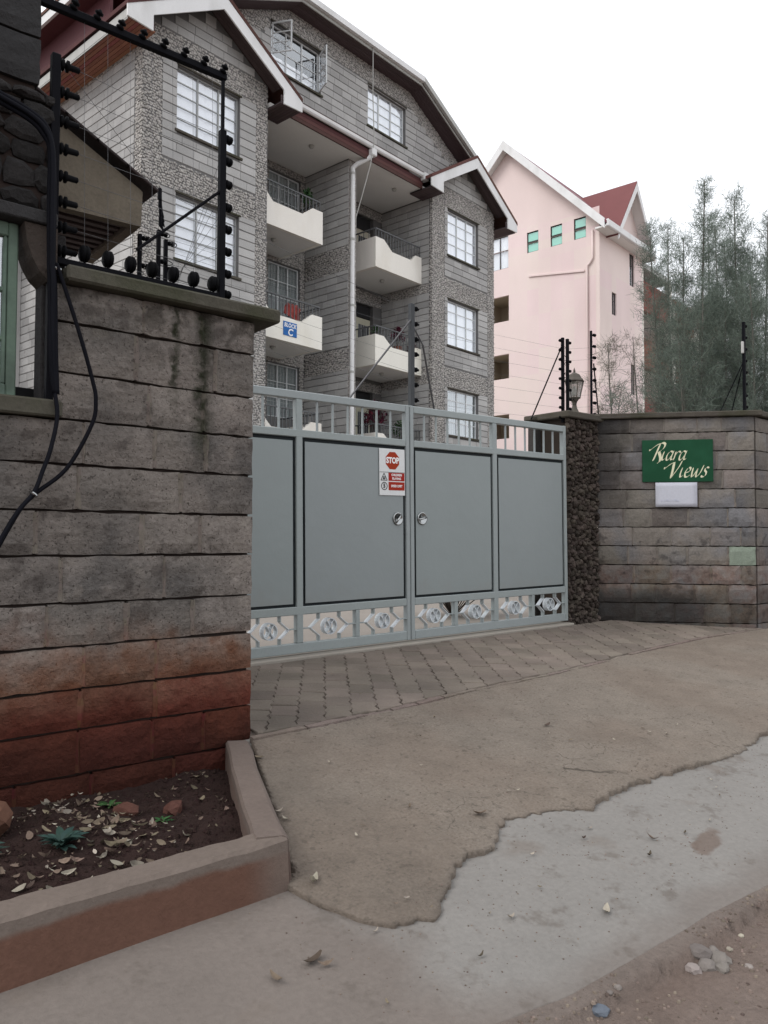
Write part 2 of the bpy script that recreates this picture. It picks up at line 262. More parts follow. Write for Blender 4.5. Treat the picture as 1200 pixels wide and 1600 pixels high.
# ------------------------------------------------------------------ mesh helpers
class MB:
    def __init__(s): s.v = []; s.f = []
    def add(s, vs, fs):
        o = len(s.v); s.v += [tuple(p) for p in vs]; s.f += [tuple(i+o for i in f) for f in fs]; return s
    def box(s, x0, x1, y0, y1, z0, z1, ch=0., T=None):
        if x0 > x1: x0, x1 = x1, x0
        if y0 > y1: y0, y1 = y1, y0
        if z0 > z1: z0, z1 = z1, z0
        c = min(ch, .45*min(x1-x0, y1-y0, z1-z0))
        if c <= 0:
            vs = [(x, y, z) for z in (z0, z1) for y in (y0, y1) for x in (x0, x1)]
            fs = [(0, 2, 3, 1), (4, 5, 7, 6), (0, 1, 5, 4), (2, 6, 7, 3), (0, 4, 6, 2), (1, 3, 7, 5)]
        else:
            vs = []; key = {}
            for sx in (0, 1):
                for sy in (0, 1):
                    for sz in (0, 1):
                        X, Y, Z = (x0, x1)[sx], (y0, y1)[sy], (z0, z1)[sz]
                        ix, iy, iz = X+(c if sx == 0 else -c), Y+(c if sy == 0 else -c), Z+(c if sz == 0 else -c)
                        for ax, p in (('x', (X, iy, iz)), ('y', (ix, Y, iz)), ('z', (ix, iy, Z))):
                            key[(sx, sy, sz, ax)] = len(vs); vs.append(p)
            k = key; fs = []
            for a, ax in enumerate('xyz'):
                for sd_ in (0, 1):
                    q = []
                    for (i, j) in ((0, 0), (1, 0), (1, 1), (0, 1)):
                        t = [0, 0, 0]; t[a] = sd_; t[(a+1) % 3] = i; t[(a+2) % 3] = j; q.append(k[(*t, ax)])
                    fs.append(tuple(q if sd_ else q[::-1]))
            for a in range(3):                                   # edges
                b1, b2 = (a+1) % 3, (a+2) % 3
                for i in (0, 1):
                    for j in (0, 1):
                        t0 = [0, 0, 0]; t1 = [0, 0, 0]; t0[b1] = t1[b1] = i; t0[b2] = t1[b2] = j; t1[a] = 1
                        q = [k[(*t0, 'xyz'[b1])], k[(*t1, 'xyz'[b1])], k[(*t1, 'xyz'[b2])], k[(*t0, 'xyz'[b2])]]
                        fs.append(tuple(q if i ^ j else q[::-1]))
            for sx in (0, 1):
                for sy in (0, 1):
                    for sz in (0, 1):
                        q = [k[(sx, sy, sz, 'x')], k[(sx, sy, sz, 'y')], k[(sx, sy, sz, 'z')]]
                        fs.append(tuple(q if (sx ^ sy ^ sz) else q[::-1]))
        if T is not None: vs = [tuple(T @ Vector(p)) for p in vs]
        return s.add(vs, fs)
    def tube(s, pts, r, n=6, cap=True):
        pts = [Vector(p) for p in pts]; m = len(pts)
        rs = r if isinstance(r, (list, tuple)) else [r]*m
        t0 = (pts[1]-pts[0]).normalized(); a = Vector((0, 0, 1)) if abs(t0.z) < .9 else Vector((1, 0, 0))
        nrm = t0.cross(a).normalized(); vs = []; fs = []
        for i, p in enumerate(pts):
            t = (pts[min(i+1, m-1)]-pts[max(i-1, 0)]).normalized()
            nrm = (nrm-t*nrm.dot(t)).normalized(); bn = t.cross(nrm)
            for k in range(n):
                an = 2*math.pi*k/n; vs.append(p+(nrm*math.cos(an)+bn*math.sin(an))*rs[i])
        for i in range(m-1):
            for k in range(n):
                k2 = (k+1) % n; fs.append((i*n+k, i*n+k2, (i+1)*n+k2, (i+1)*n+k))
        if cap: fs.append(tuple(range(n))[::-1]); fs.append(tuple((m-1)*n+k for k in range(n)))
        return s.add(vs, fs)
    def lathe(s, prof, c=(0, 0, 0), axis='z', n=10, direction=None):
        """prof = [(r, h)...] along axis from c"""
        d = Vector(direction).normalized() if direction else {'x': Vector((1, 0, 0)), 'y': Vector((0, 1, 0)), 'z': Vector((0, 0, 1))}[axis]
        a = Vector((0, 0, 1)) if abs(d.z) < .9 else Vector((1, 0, 0)); e1 = d.cross(a).normalized(); e2 = d.cross(e1); c = Vector(c); vs = []; fs = []
        for r_, h in prof:
            for k in range(n):
                an = 2*math.pi*k/n; vs.append(c+d*h+(e1*math.cos(an)+e2*math.sin(an))*max(r_, 1e-4))
        m = len(prof)
        for i in range(m-1):
            for k in range(n):
                k2 = (k+1) % n; fs.append((i*n+k2, i*n+k, (i+1)*n+k, (i+1)*n+k2))
        fs.append(tuple(range(n))); fs.append(tuple((m-1)*n+k for k in range(n))[::-1])
        return s.add(vs, fs)
    def prism(s, poly, d0, d1, o=(0, 0, 0), u=(1, 0, 0), w=(0, 0, 1), n=(0, -1, 0)):
        """polygon in the (u, w) plane pushed along n from d0 to d1"""
        o, u, w, n = map(Vector, (o, u, w, n)); k = len(poly)
        vs = [o+u*a+w*b+n*d0 for a, b in poly]+[o+u*a+w*b+n*d1 for a, b in poly]
        fs = [tuple(range(k)), tuple(range(k, 2*k))[::-1]]+[(i, k+i, k+(i+1) % k, (i+1) % k) for i in range(k)]
        return s.add(vs, fs)
    def quad(s, a, b, c, d): return s.add([a, b, c, d], [(0, 1, 2, 3)])
    def build(s, name, m, parent=None, smooth=False, loc=None):
        me = bpy.data.meshes.new(name); me.from_pydata(s.v, [], s.f)
        if m: me.materials.append(MATS[m])
        if smooth: me.polygons.foreach_set('use_smooth', [True]*len(me.polygons))
        me.update(); return link(name, me, parent, loc)
def link(name, me, parent=None, loc=None):
    o = bpy.data.objects.new(name, me); COL.objects.link(o)
    if parent: o.parent = parent
    if loc is not None: o.location = loc
    return o
def tag(o, label=None, cat=None, group=None, kind=None):
    for k, v in (('label', label), ('category', cat), ('group', group), ('kind', kind)):
        if v: o[k] = v
    return o
def thing(name, label, cat, loc=(0, 0, 0), rz=0, group=None, rot=None):
    o = bpy.data.objects.new(name, None); COL.objects.link(o); o.location = loc; o.rotation_euler = rot or (0, 0, rz)
    o.empty_display_size = .2
    return tag(o, label, cat, group)
def copy_tree(o, parent=None):
    c = o.copy(); COL.objects.link(c)
    if parent: c.parent = parent
    for ch in list(o.children): copy_tree(ch, c)
    return c
def text_obj(name, body, size, m, parent, M, bold=0., shear=0., align='CENTER', sx=1.):
    cu = bpy.data.curves.new(name, 'FONT'); cu.body = body; cu.size = size; cu.align_x = align; cu.align_y = 'CENTER'
    cu.offset = bold; cu.shear = shear; cu.extrude = .0008; cu.resolution_u = 3
    tmp = bpy.data.objects.new('tmp', cu); me = bpy.data.meshes.new_from_object(tmp); bpy.data.objects.remove(tmp)
    me.materials.clear(); me.materials.append(MATS[m])
    o = link(name, me, parent); o.matrix_local = M @ Matrix.Diagonal((sx, 1, 1, 1)); return o
def Mframe(o, u, w, n):
    o, u, w, n = map(Vector, (o, u, w, n))
    return Matrix(((u.x, w.x, n.x, o.x), (u.y, w.y, n.y, o.y), (u.z, w.z, n.z, o.z), (0, 0, 0, 1)))
def nz(x, y, z=0): return noise.noise(Vector((x, y, z)))
def lerp_poly(pts, x):
    if x <= pts[0][0]: return pts[0][1]
    for (a, b), (c, d) in zip(pts, pts[1:]):
        if x <= c: return b+(d-b)*(x-a)/(c-a)
    return pts[-1][1]
def zg(x, y):
    x = max(-14., min(14., x)); s = -y; b = -.06+.012*x
    if s < 0: return b
    if s < 1.63: return b-.1*s/1.63
    if s < 4.15: return b-.1-.30*(s-1.63)/2.52
    return b-.40

# ================================================================== GROUND
def grid_sheet(name, xs, ys, zf, m, kind='structure', smooth=True):
    mb = MB(); nx, ny = len(xs), len(ys)
    mb.v = [(x, y, zf(x, y)) for y in ys for x in xs]
    mb.f = [(j*nx+i, j*nx+i+1, (j+1)*nx+i+1, (j+1)*nx+i) for j in range(ny-1) for i in range(nx-1)]
    return tag(mb.build(name, m, smooth=smooth), kind=kind)
def lin(a, b, st): n = max(1, round((b-a)/st)); return [a+(b-a)*i/n for i in range(n+1)]
mb = MB(); mb.quad((-900, -900, -.80), (900, -900, -.80), (900, 900, -.80), (-900, 900, -.80)); tag(mb.build('ground', 'dirt'), kind='structure')
mb = MB(); mb.box(-9, 70, .14, 75, -.5, -.075); tag(mb.build('courtyard_paving', 'concrete_pale'), kind='structure')

# road edge of the slab, as seen along the verge
ROAD = [(-14, -4.02), (-6.6, -3.86), (-5.95, -3.90), (-5.68, -4.0), (-5.37, -4.05), (-4.94, -4.062), (-4.5, -4.07), (-4.0, -4.10), (14, -4.25)]
def road_y(x): return lerp_poly(ROAD, x)+.006*nz(x*5, 3)+.004*nz(x*23, 6)
# grey concrete slab (old drain cover) under everything
xs = lin(-14, -7, .5)+lin(-7, -1.5, .05)[1:]+lin(-1.5, 14, .5)[1:]
mb = MB(); M_ = 26
def slab_z(x, y):
    if y > -3.0 and x < -5.76+(y+3.05)*.43: return -.63               # hole for the soil bed
    return zg(x, y)-.028+.004*nz(x*1.7, y*1.7)
for x in xs:
    ye = road_y(x)
    for j in range(M_+1):
        y = -1.2+(ye+1.2)*j/M_; mb.v.append((x, y, slab_z(x, y)))
    mb.v.append((x, ye-.012, slab_z(x, ye)-.004)); mb.v.append((x, ye-.03, slab_z(x, ye)-.025)); mb.v.append((x, ye-.035, -.8))
k = M_+4
mb.f = [(i*k+j, i*k+j+1, (i+1)*k+j+1, (i+1)*k+j) for i in range(len(xs)-1) for j in range(k-1)]
tag(mb.build('concrete_slab', 'slab_grey', smooth=False), kind='structure')
# brown rough concrete apron poured over the slab, its lower edge broken away
EDGE = [(-5.84, -2.9), (-5.80, -3.00), (-5.765, -3.18), (-5.73, -3.30), (-5.68, -3.42), (-5.60, -3.495), (-5.51, -3.52), (-5.42, -3.52), (-5.36, -3.49), (-5.27, -3.43), (-5.2, -3.37), (-5.12, -3.33), (-4.99, -3.29),
        (-4.86, -3.30), (-4.78, -3.26), (-4.72, -3.19), (-4.6, -3.14), (-4.37, -3.17), (-4.26, -3.21), (-4.14, -3.29), (-4.0, -3.25), (-3.87, -3.235), (-3.55, -3.225), (-3.25, -3.24), (-2.94, -3.27), (-2.59, -3.28), (-2.0, -3.18), (-1, -3.2), (3, -3.3), (14, -3.4)]
def edge_y(x): return lerp_poly(EDGE, x)+.030*nz(x*8, 1)+.026*nz(x*19, 5)+.014*nz(x*41, 8)
APR = [(-5.16, -1.735), (-4.67, -1.728), (-3.92, -1.70), (-3.24, -1.64), (-2.26, -1.61), (-.76, -1.45), (.6, -1.36), (1.85, -1.39), (2.2, -1.40), (14, -1.40)]
def apr_y(x): return lerp_poly(APR, x)+.006*nz(x*5, 9)
xs = lin(-5.84, -2.0, .011)+lin(-2, 2, .05)[1:]+lin(2, 14, .5)[1:]
mb = MB(); M_ = 48
def ap_z(x, y):
    if y > -3.02 and x < -5.735+(y+3.05)*.44: return -.62
    return zg(x, y)+.005*nz(x*2.3, y*2.3, 4)+.003*nz(x*9, y*9, 2)+.0040*nz(x*24, y*24, 7)+.0022*nz(x*60, y*60, 3)
for x in xs:
    y0, y1 = apr_y(x), edge_y(x)
    if x < -5.1: y0 = min(y0, -1.735)
    for j in range(M_+1):
        t = j/M_; y = y0+(y1-y0)*t; d = y-y1
        lip = -.003*max(0, 1-d/.10)
        mb.v.append((x, y, ap_z(x, y)-lip*(1+nz(x*20, 6))))
    z1 = mb.v[-1][2]; h = .013*(1+.6*nz(x*4, 2)) if x > -5.74 else .004
    zs = slab_z(x, y1); th = max(.06, min(1., .55+1.3*nz(x*1.7, 7)+.5*nz(x*7, 11)))
    for j in range(M_+1):
        q_ = mb.v[-1-M_+j]; d = q_[1]-y1
        if d < .16: mb.v[-1-M_+j] = (q_[0], q_[1], q_[2]-(1-th)*max(0, q_[2]-slab_z(x, q_[1])-.003)*(1-d/.16))
    z1 = mb.v[-1][2]
    mb.v.append((x, y1+.003, zs+.3*(z1-zs))); mb.v.append((x, y1+.002, zs-.004))
k = M_+3
mb.f = [(i*k+j, i*k+j+1, (i+1)*k+j+1, (i+1)*k+j) for i in range(len(xs)-1) for j in range(k-1)]
tag(mb.build('driveway_apron', 'apron_brown', smooth=True), kind='structure')
# dirt road
xs = lin(-40, -7, 3)+lin(-7, -2.6, .025)[1:]+lin(-2.6, 1, .2)[1:]+lin(1, 40, 3)[1:]
ys = lin(-60, -6, 3)+lin(-6, -5.0, .1)[1:]+lin(-5.0, -3.80, .02)[1:]
def dirt_z(x, y):
    d = road_y(x)-y; b = zg(x, road_y(x))-.024 if -14 < x < 8 else -.53
    h = .030*nz(x*2.1, y*2.1)+.018*nz(x*6, y*6)+.010*nz(x*15, y*15)+.005*nz(x*37, y*37)
    # dust ramp up against the slab, with a broken lip further out
    lip = -.002-.12*min(max(d, 0), .12)-(.030 if d > .10+.05*nz(x*3.1, 4)+.03*nz(x*11, 8)+.015*nz(x*31, 2) else 0.)
    return b+h*(.06 if d < .06 else .75*min(1, (d-.06)/.06+.08))+lip-.006
grid_sheet('dirt_road', xs, ys, dirt_z, 'dirt')

# paver apron -------------------------------------------------------
mb = MB(); xs = lin(-5.1, 2.0, .1)
for x in xs:
    for j in range(9):
        y = -.1+(apr_y(x)+.012+.1)*j/8; mb.v.append((x, y, zg(x, y)+(.0015 if j < 8 else -.02)))
mb.f = [(i*9+j, i*9+j+1, (i+1)*9+j+1, (i+1)*9+j) for i in range(len(xs)-1) for j in range(8)]
tag(mb.build('apron_bed', 'paver_bed'), kind='structure')
apron = thing('paved_apron', 'brown interlocking block paving in front of the grey gate', 'paving'); apron['kind'] = 'structure'; del apron['category']; del apron['label']
PR = Vector((.66, -.05, 0)); WD = Vector((.644, -.765, 0)); WN = Vector((-.765, -.644, 0))
def clip2(poly, p, n):
    """keep the part of poly on the n side of the line through p"""
    out_ = []; k = len(poly)
    for i in range(k):
        a, b = poly[i], poly[(i+1) % k]; da, db = (a[0]-p[0])*n[0]+(a[1]-p[1])*n[1], (b[0]-p[0])*n[0]+(b[1]-p[1])*n[1]
        if da >= 0: out_.append(a)
        if da*db < 0: t = da/(da-db); out_.append((a[0]+(b[0]-a[0])*t, a[1]+(b[1]-a[1])*t))
    return out_
rg = random.Random(3); PW, PD = .172, .236; _pd = Vector((.58, .815)); _pq = Vector((.815, -.58)); _zz = .011
for iq in range(-30, 45):
    for ip in range(-30, 30):
        c = Vector((-2.4, -.8))+_pq*PW*iq+_pd*PD*(ip+(.5 if iq % 2 else 0))
        if not (-5.4 < c.x < 2.2 and -1.95 < c.y < .1): continue
        w, d = PW*.975, PD*.98
        left = [(-w/2, -d/2), (-w/2+_zz, -d/4), (-w/2-_zz, 0), (-w/2+_zz, d/4), (-w/2, d/2)]
        pl = left+[(x+w, y) for x, y in left][::-1]
        rot = rg.uniform(-.02, .02); sh = (rg.uniform(-.003, .003), rg.uniform(-.003, .003))
        pl = [tuple(c+_pq*(x+sh[0]-rot*y)+_pd*(y+sh[1]+rot*x)) for x, y in pl]
        ya = apr_y(c.x)+.05+.03*nz(c.x*4, 2)
        for p, n in (((0, -.122), (0, -1)), ((c.x, ya), (-.05, 1)), ((-5.06, 0), (1, 0)), ((PR.x+WN.x*.015, PR.y+WN.y*.015), (WN.x, WN.y))):
            if n == (WN.x, WN.y) and c.x < .55: continue
            pl = clip2(pl, p, n)
            if len(pl) < 3: break
        if len(pl) < 3: continue
        cx, cy = sum(p[0] for p in pl)/len(pl), sum(p[1] for p in pl)/len(pl)
        if max(math.hypot(p[0]-cx, p[1]-cy) for p in pl) < .035: continue
        ar = sum(pl[i][0]*pl[(i+1) % len(pl)][1]-pl[(i+1) % len(pl)][0]*pl[i][1] for i in range(len(pl)))
        if ar < 0: pl = pl[::-1]
        k = len(pl); z0 = zg(cx, cy)+.010+rg.uniform(-.003, .003)+.007*nz(cx*1.5, cy*1.5); tx, ty = rg.uniform(-.012, .012)+.012, rg.uniform(-.012, .012)+.0613
        Z = lambda p, dz: (p[0]-cx, p[1]-cy, (p[0]-cx)*tx+(p[1]-cy)*ty+dz)
        m = MB(); m.add([Z(p, -.045) for p in pl]+[Z(p, -.005) for p in pl]+[Z((cx+(p[0]-cx)*.95, cy+(p[1]-cy)*.95), 0) for p in pl],
            [tuple(range(2*k, 3*k))]+[(i, (i+1) % k, k+(i+1) % k, k+i) for i in range(k)]+[(k+i, k+(i+1) % k, 2*k+(i+1) % k, 2*k+i) for i in range(k)])
        m.build('paver', 'paver', apron, loc=(cx, cy, z0))
# cracked concrete haunch along the edge of the pavers: broken pieces
rg = random.Random(12); x = -5.14
while x < 1.8:
    L = rg.uniform(.22, .55); x1 = min(x+L, 1.85)
    n = 5; top = []; bot = []
    for q in range(n+1):
        xx = x+.006+(x1-x-.012)*q/n
        bot.append((xx, apr_y(xx)+.004+.008*nz(xx*12, 3))); top.append((xx, apr_y(xx)+.048+.03*nz(xx*4, 2)+rg.uniform(-.012, .004)))
    pl = bot+top[::-1]; zc = rg.uniform(-.004, .006)
    k = len(pl); vs = [(a, b, zg(a, b)-.04) for a, b in pl]+[(a, b, zg(a, b)+.004+zc) for a, b in pl]
    mbp = MB(); mbp.add(vs, [tuple(range(k, 2*k))]+[(i, (i+1) % k, k+(i+1) % k, k+i) for i in range(k)]); mbp.build('edging_piece', 'apron_brown', apron)
    x = x1
mb = MB(); mb.box(-4.9, .0, -.115, .145, -.45, -.066, .01)
mb.v = [(a, b, c+(.012*(a+2.42) if c > -.2 else 0)) for a, b, c in mb.v]
mb.v = [(a, b, c+.008*nz(a*3, b*9) if c > -.2 else c) for a, b, c in mb.v]
tag(mb.build('gate_threshold', 'concrete_pale'), kind='structure')

# ================================================================== STONE WALLS
def rock_block(x0, x1, y0, y1, z0, z1, rgen, amp=.012, nx=6, nz_=4, both=False):
    """stone with a rough-dressed front (towards -y), eased edges"""
    mb = MB(); sx = rgen.random()*100; grid = []
    ins = .004
    for j in range(nz_+1):
        for i in range(nx+1):
            u, w = i/nx, j/nz_
            ed = min(u, 1-u, w, 1-w); 
            x = x0+(x1-x0)*u; z = z0+(z1-z0)*w
            d = 0 if ed < 1e-6 else amp*(.55+.9*noise.noise(Vector((x*7+sx, z*9, sx)))+.4*noise.noise(Vector((x*19, z*21+sx, 3))))
            if ed < 1e-6:
                x += rgen.uniform(-.003, .003); z += rgen.uniform(-.004, .004)
            grid.append((x, y0+(ins if ed < 1e-6 else 0)-d, z))
    k = nx+1
    fs = [(j*k+i, j*k+i+1, (j+1)*k+i+1, (j+1)*k+i) for j in range(nz_) for i in range(nx)]
    ring = [i for i in range(k)]+[j*k+nx for j in range(1, nz_+1)]+[nz_*k+i for i in range(nx-1, -1, -1)]+[j*k for j in range(nz_-1, 0, -1)]
    b = len(grid); grid += [(grid[i][0], y1, grid[i][2]) for i in ring]; m = len(ring)
    fs += [(ring[i], b+i, b+(i+1) % m, ring[(i+1) % m]) for i in range(m)]
    fs.append(tuple(range(b, b+m)))
    mb.add(grid, fs); return mb
def split_row(x0, x1, rgen, lo, hi):
    out = []; x = x0
    while x1-x > hi:
        L = rgen.uniform(lo, hi); 
        if x1-(x+L) < lo*.6: L = (x1-x)/2
        out.append((x, x+L)); x += L
    out.append((x, x1)); return out
def stone_wall(root, L0, L1, zs, thick, sm, mm, seed, lo, hi, amp, gap_h=.012, gap_v=.014, slope=None, edge=None):
    """rows of separate stones between the levels zs, local x along the wall, front at y=0"""
    rgen = random.Random(seed); fill = MB()
    for r_, (za, zb) in enumerate(zip(zs, zs[1:])):
        cuts = split_row(L0, L1, rgen, lo, hi)
        for i, (a, b) in enumerate(cuts):
            pr = rgen.uniform(-.004, .006)
            m_ = sm(r_, i, len(cuts)) if callable(sm) else sm
            rock_block(a+gap_v/2, b-gap_v/2, -pr, thick, za+gap_h/2, zb-gap_h/2, rgen, amp).build('stone_block', m_, root, smooth=False)
            if i:
                k_ = 5; hw_ = [gap_v*.5+rgen.uniform(.003, .013) for _ in range(k_+1)]; zz_ = [za+gap_h*.5+.004+(zb-za-gap_h-.008)*t_/k_ for t_ in range(k_+1)]; yy_ = [rgen.uniform(-.009, .001)-amp*.25 for _ in range(k_+1)]
                for s_ in range(k_):
                    fill.quad((a-hw_[s_], yy_[s_]*.3+.006, zz_[s_]), (a, yy_[s_], zz_[s_]), (a, yy_[s_+1], zz_[s_+1]), (a-hw_[s_+1], yy_[s_+1]*.3+.006, zz_[s_+1]))
                    fill.quad((a, yy_[s_], zz_[s_]), (a+hw_[s_], yy_[s_]*.3+.006, zz_[s_]), (a+hw_[s_+1], yy_[s_+1]*.3+.006, zz_[s_+1]), (a, yy_[s_+1], zz_[s_+1]))
    fill.build('joint_mortar', mm, root)
    core = MB(); core.box(L0+.02, L1-.02, .030, thick-.03, zs[0], zs[-1]-.004); core.build('wall_core', 'dark_mortar', root)

# left boundary wall ------------------------------------------------
LW = thing('boundary_wall', 'tall rough stone wall with red soil stains behind the planter', 'wall', (-5.09, -1.63, 0))
ZL = [-.80, -.531, -.276, -.056, .146, .36, .574, .811, 1.034, 1.265, 1.489]
stone_wall(LW, -3.0, 0, ZL, .20, 'left_stone', 'left_mortar', 21, .36, .60, .013, gap_h=.0135)
root_hi = LW
stone_wall(LW, -1.14, 0, [1.489, 1.721, 1.976, 2.170], .20, 'left_stone', 'left_mortar', 5, .36, .58, .012, gap_h=.0135)
mb = MB()
n = 14
for i in range(n):                                        # cast coping, slightly uneven
    pass
mb.box(-1.10, .135, -.075, .275, 2.172, 2.252, .012)
mb.v = [(a+.006*nz(a*9, b*5), b+.008*nz(a*6, c*9), c+.008*nz(a*5, b*7)) for a, b, c in mb.v]
mb.build('coping', 'coping', LW)
RWL = thing('return_wall', 'short stone return behind the end of the tall left wall', 'wall', (-5.09, -1.42, 0), R(90))
mb = MB(); mb.box(.02, 1.32, .01, .36, -.3, 2.15, .01); mb.build('masonry', 'left_stone', RWL)
mb = MB(); mb.box(.06, 1.36, -.02, .40, 2.152, 2.22, .01); mb.build('coping', 'coping', RWL)

# right splayed wall with the estate sign ---------------------------
RW = thing('entrance_wall', 'splayed grey stone wall that carries the green estate sign', 'wall', PR, math.atan2(WD.y, WD.x))
ZR = [-.30, -.06, .165, .39, .615, .84, 1.065, 1.29, 1.515, 1.74, 1.965, 2.19, 2.365]
def rsm(r_, i, n): return 'green_stone' if (r_ == 4 and i == n-1) else 'right_stone'
stone_wall(RW, -.07, 1.72, ZR, .2, rsm, 'right_mortar', 33, .26, .46, .010)
mb = MB(); mb.box(-.10, 1.80, -.05, .25, 2.367, 2.432, .01)
mb.v = [(a, b+.005*nz(a*6, c*9), c+.006*nz(a*4, b*7)) for a, b, c in mb.v]
mb.build('coping', 'coping', RW)
_c = PR+WD*1.735
RW2 = thing('roadside_wall', 'grey stone wall running off beside the road past the sign wall', 'wall', (_c.x+.03, _c.y+.02, 0), 0)
stone_wall(RW2, 0, 4.2, ZR, .2, 'right_stone', 'right_mortar', 44, .28, .46, .010)
mb = MB(); mb.box(.02, 4.3, -.05, .25, 2.371, 2.436, .01); mb.build('coping', 'coping', RW2)
IW = thing('inner_wall', 'low capped stone wall running back from the gate pillar', 'wall', (.12, .16, 0), R(90))
mb = MB(); mb.box(.24, .34, -.0, .2, -.1, 2.33, .01); mb.build('masonry', 'right_stone', IW)
mb = MB(); mb.box(.24, .37, -.04, .24, 2.332, 2.39, .01); mb.build('coping', 'coping', IW)

# rubble faced gate pillar -----------------------------------------
GP = thing('gate_pillar', 'rough rubble faced gate pillar with a lantern on top', 'pillar', (0, 0, 0))
mb = MB(); mb.box(.045, .62, .02, .40, -.3, 2.33); mb.build('pillar_core', 'dark_mortar', GP)
def rubble(mb_or_parent, o, u, w, n, U0, U1, W0, W1, s, m, seed, depth=.03, parts=False):
    """irregular stones packed on a jittered grid: each a small faceted dome"""
    rgen = random.Random(seed); o, u, w, n = map(Vector, (o, u, w, n)); row = 0; wv = W0; mb = MB()
    while wv < W1-.25*s:
        h = s*rgen.uniform(.8, 1.15); h = min(h, W1-wv) if W1-wv-h < .35*s else h
        uu = U0-(s*.4 if row % 2 else 0)
        while uu < U1-.1*s:
            L = s*rgen.uniform(.85, 1.7); a, b = max(uu, U0), min(uu+L, U1)
            if b-a > .3*s:
                k = rgen.choice((6, 7, 8)); cx, cz = (a+b)/2, wv+h/2; dp = depth*rgen.uniform(.6, 1.25); ph = rgen.random()*6
                ring = []; g = .94
                for q in range(k):
                    an = ph+2*math.pi*q/k; ca, sa = math.cos(an), math.sin(an); p = 4.5
                    rad = (abs(ca)**p+abs(sa)**p)**(-1/p)*rgen.uniform(.9, 1.14)*g
                    ring.append((cx+ca*rad*(b-a)/2, cz+sa*rad*h/2))
                P = lambda a_, z_, d: o+u*a_+w*z_+n*d
                vs = [P(a_, z_, -.01) for a_, z_ in ring]+[P(a_, z_, dp*.55) for a_, z_ in ring]+[P(cx+(a_-cx)*.62, cz+(z_-cz)*.62, dp*rgen.uniform(.8, 1.15)) for a_, z_ in ring]+[P(cx, cz, dp)]
                fs = []
                for q in range(k):
                    q2 = (q+1) % k; fs += [(q, q2, k+q2, k+q), (k+q, k+q2, 2*k+q2, 2*k+q), (2*k+q, 2*k+q2, 3*k)]
                if parts: m2 = MB(); m2.add(vs, fs); m2.build('rubble_stone', m, mb_or_parent)
                else: mb.add(vs, fs)
            uu += L
        wv += h; row += 1
    if not parts: return mb
def loose_rubble(o, u, n, U0, U1, Z0, Z1, s, seed, depth):
    rgen = random.Random(seed); o, u, n = map(Vector, (o, u, n)); mb = MB(); pts = []
    for _ in range(6000):
        a, z = rgen.uniform(U0, U1), rgen.uniform(Z0, Z1); rr = s*rgen.uniform(.34, .62)
        if any((a-p)**2+((z-q)*1.0)**2 < (.62*(rr+r2))**2 for p, q, r2 in pts): continue
        pts.append((a, z, rr))
    for a, z, rr in pts:
        k = rgen.choice((5, 6, 7)); ph = rgen.random()*6; el = rgen.uniform(.75, 1.3); th = rgen.uniform(-.7, .7); ring = []
        for q in range(k):
            an = ph+2*math.pi*q/k; r1 = rr*rgen.uniform(.85, 1.15); x, y = math.cos(an)*r1*el, math.sin(an)*r1/el
            ring.append((max(U0, min(U1, a+x*math.cos(th)-y*math.sin(th))), max(Z0, min(Z1, z+x*math.sin(th)+y*math.cos(th)))))
        dp = depth*rgen.uniform(.5, 1.2); tx, tz = rgen.uniform(-.25, .25), rgen.uniform(-.25, .25)
        P = lambda x_, z_, d: o+u*x_+Vector((0, 0, z_))+n*d
        vs = [P(x_, z_, -.012) for x_, z_ in ring]+[P(a+(x_-a)*.9, z+(z_-z)*.9, dp*.6+(x_-a)*tx+(z_-z)*tz) for x_, z_ in ring]+[P(a+(x_-a)*.5, z+(z_-z)*.5, dp+(x_-a)*tx+(z_-z)*tz) for x_, z_ in ring]
        fs = [(2*k+q for q in range(k))]; fs = [tuple(2*k+q for q in range(k))]
        for q in range(k): q2 = (q+1) % k; fs += [(q, q2, k+q2, k+q), (k+q, k+q2, 2*k+q2, 2*k+q)]
        mb.add(vs, fs)
    return mb
mbr = loose_rubble((0, .02, 0), (1, 0, 0), (0, -1, 0), .03, .62, -.12, 2.33, .075, 8, .045)
m2 = loose_rubble((.62, .02, 0), (0, 1, 0), (1, 0, 0), 0, .38, 1.9, 2.33, .075, 9, .035); mbr.add(m2.v, m2.f)
tag(mbr.build('rubble_facing', 'rubble_dark', GP), kind='stuff')
mb = MB(); mb.box(-.03, .70, -.06, .46, 2.332, 2.41, .012)
mb.v = [(a, b, c+.006*nz(a*6, b*7)) for a, b, c in mb.v]; mb.build('cap', 'coping', GP)

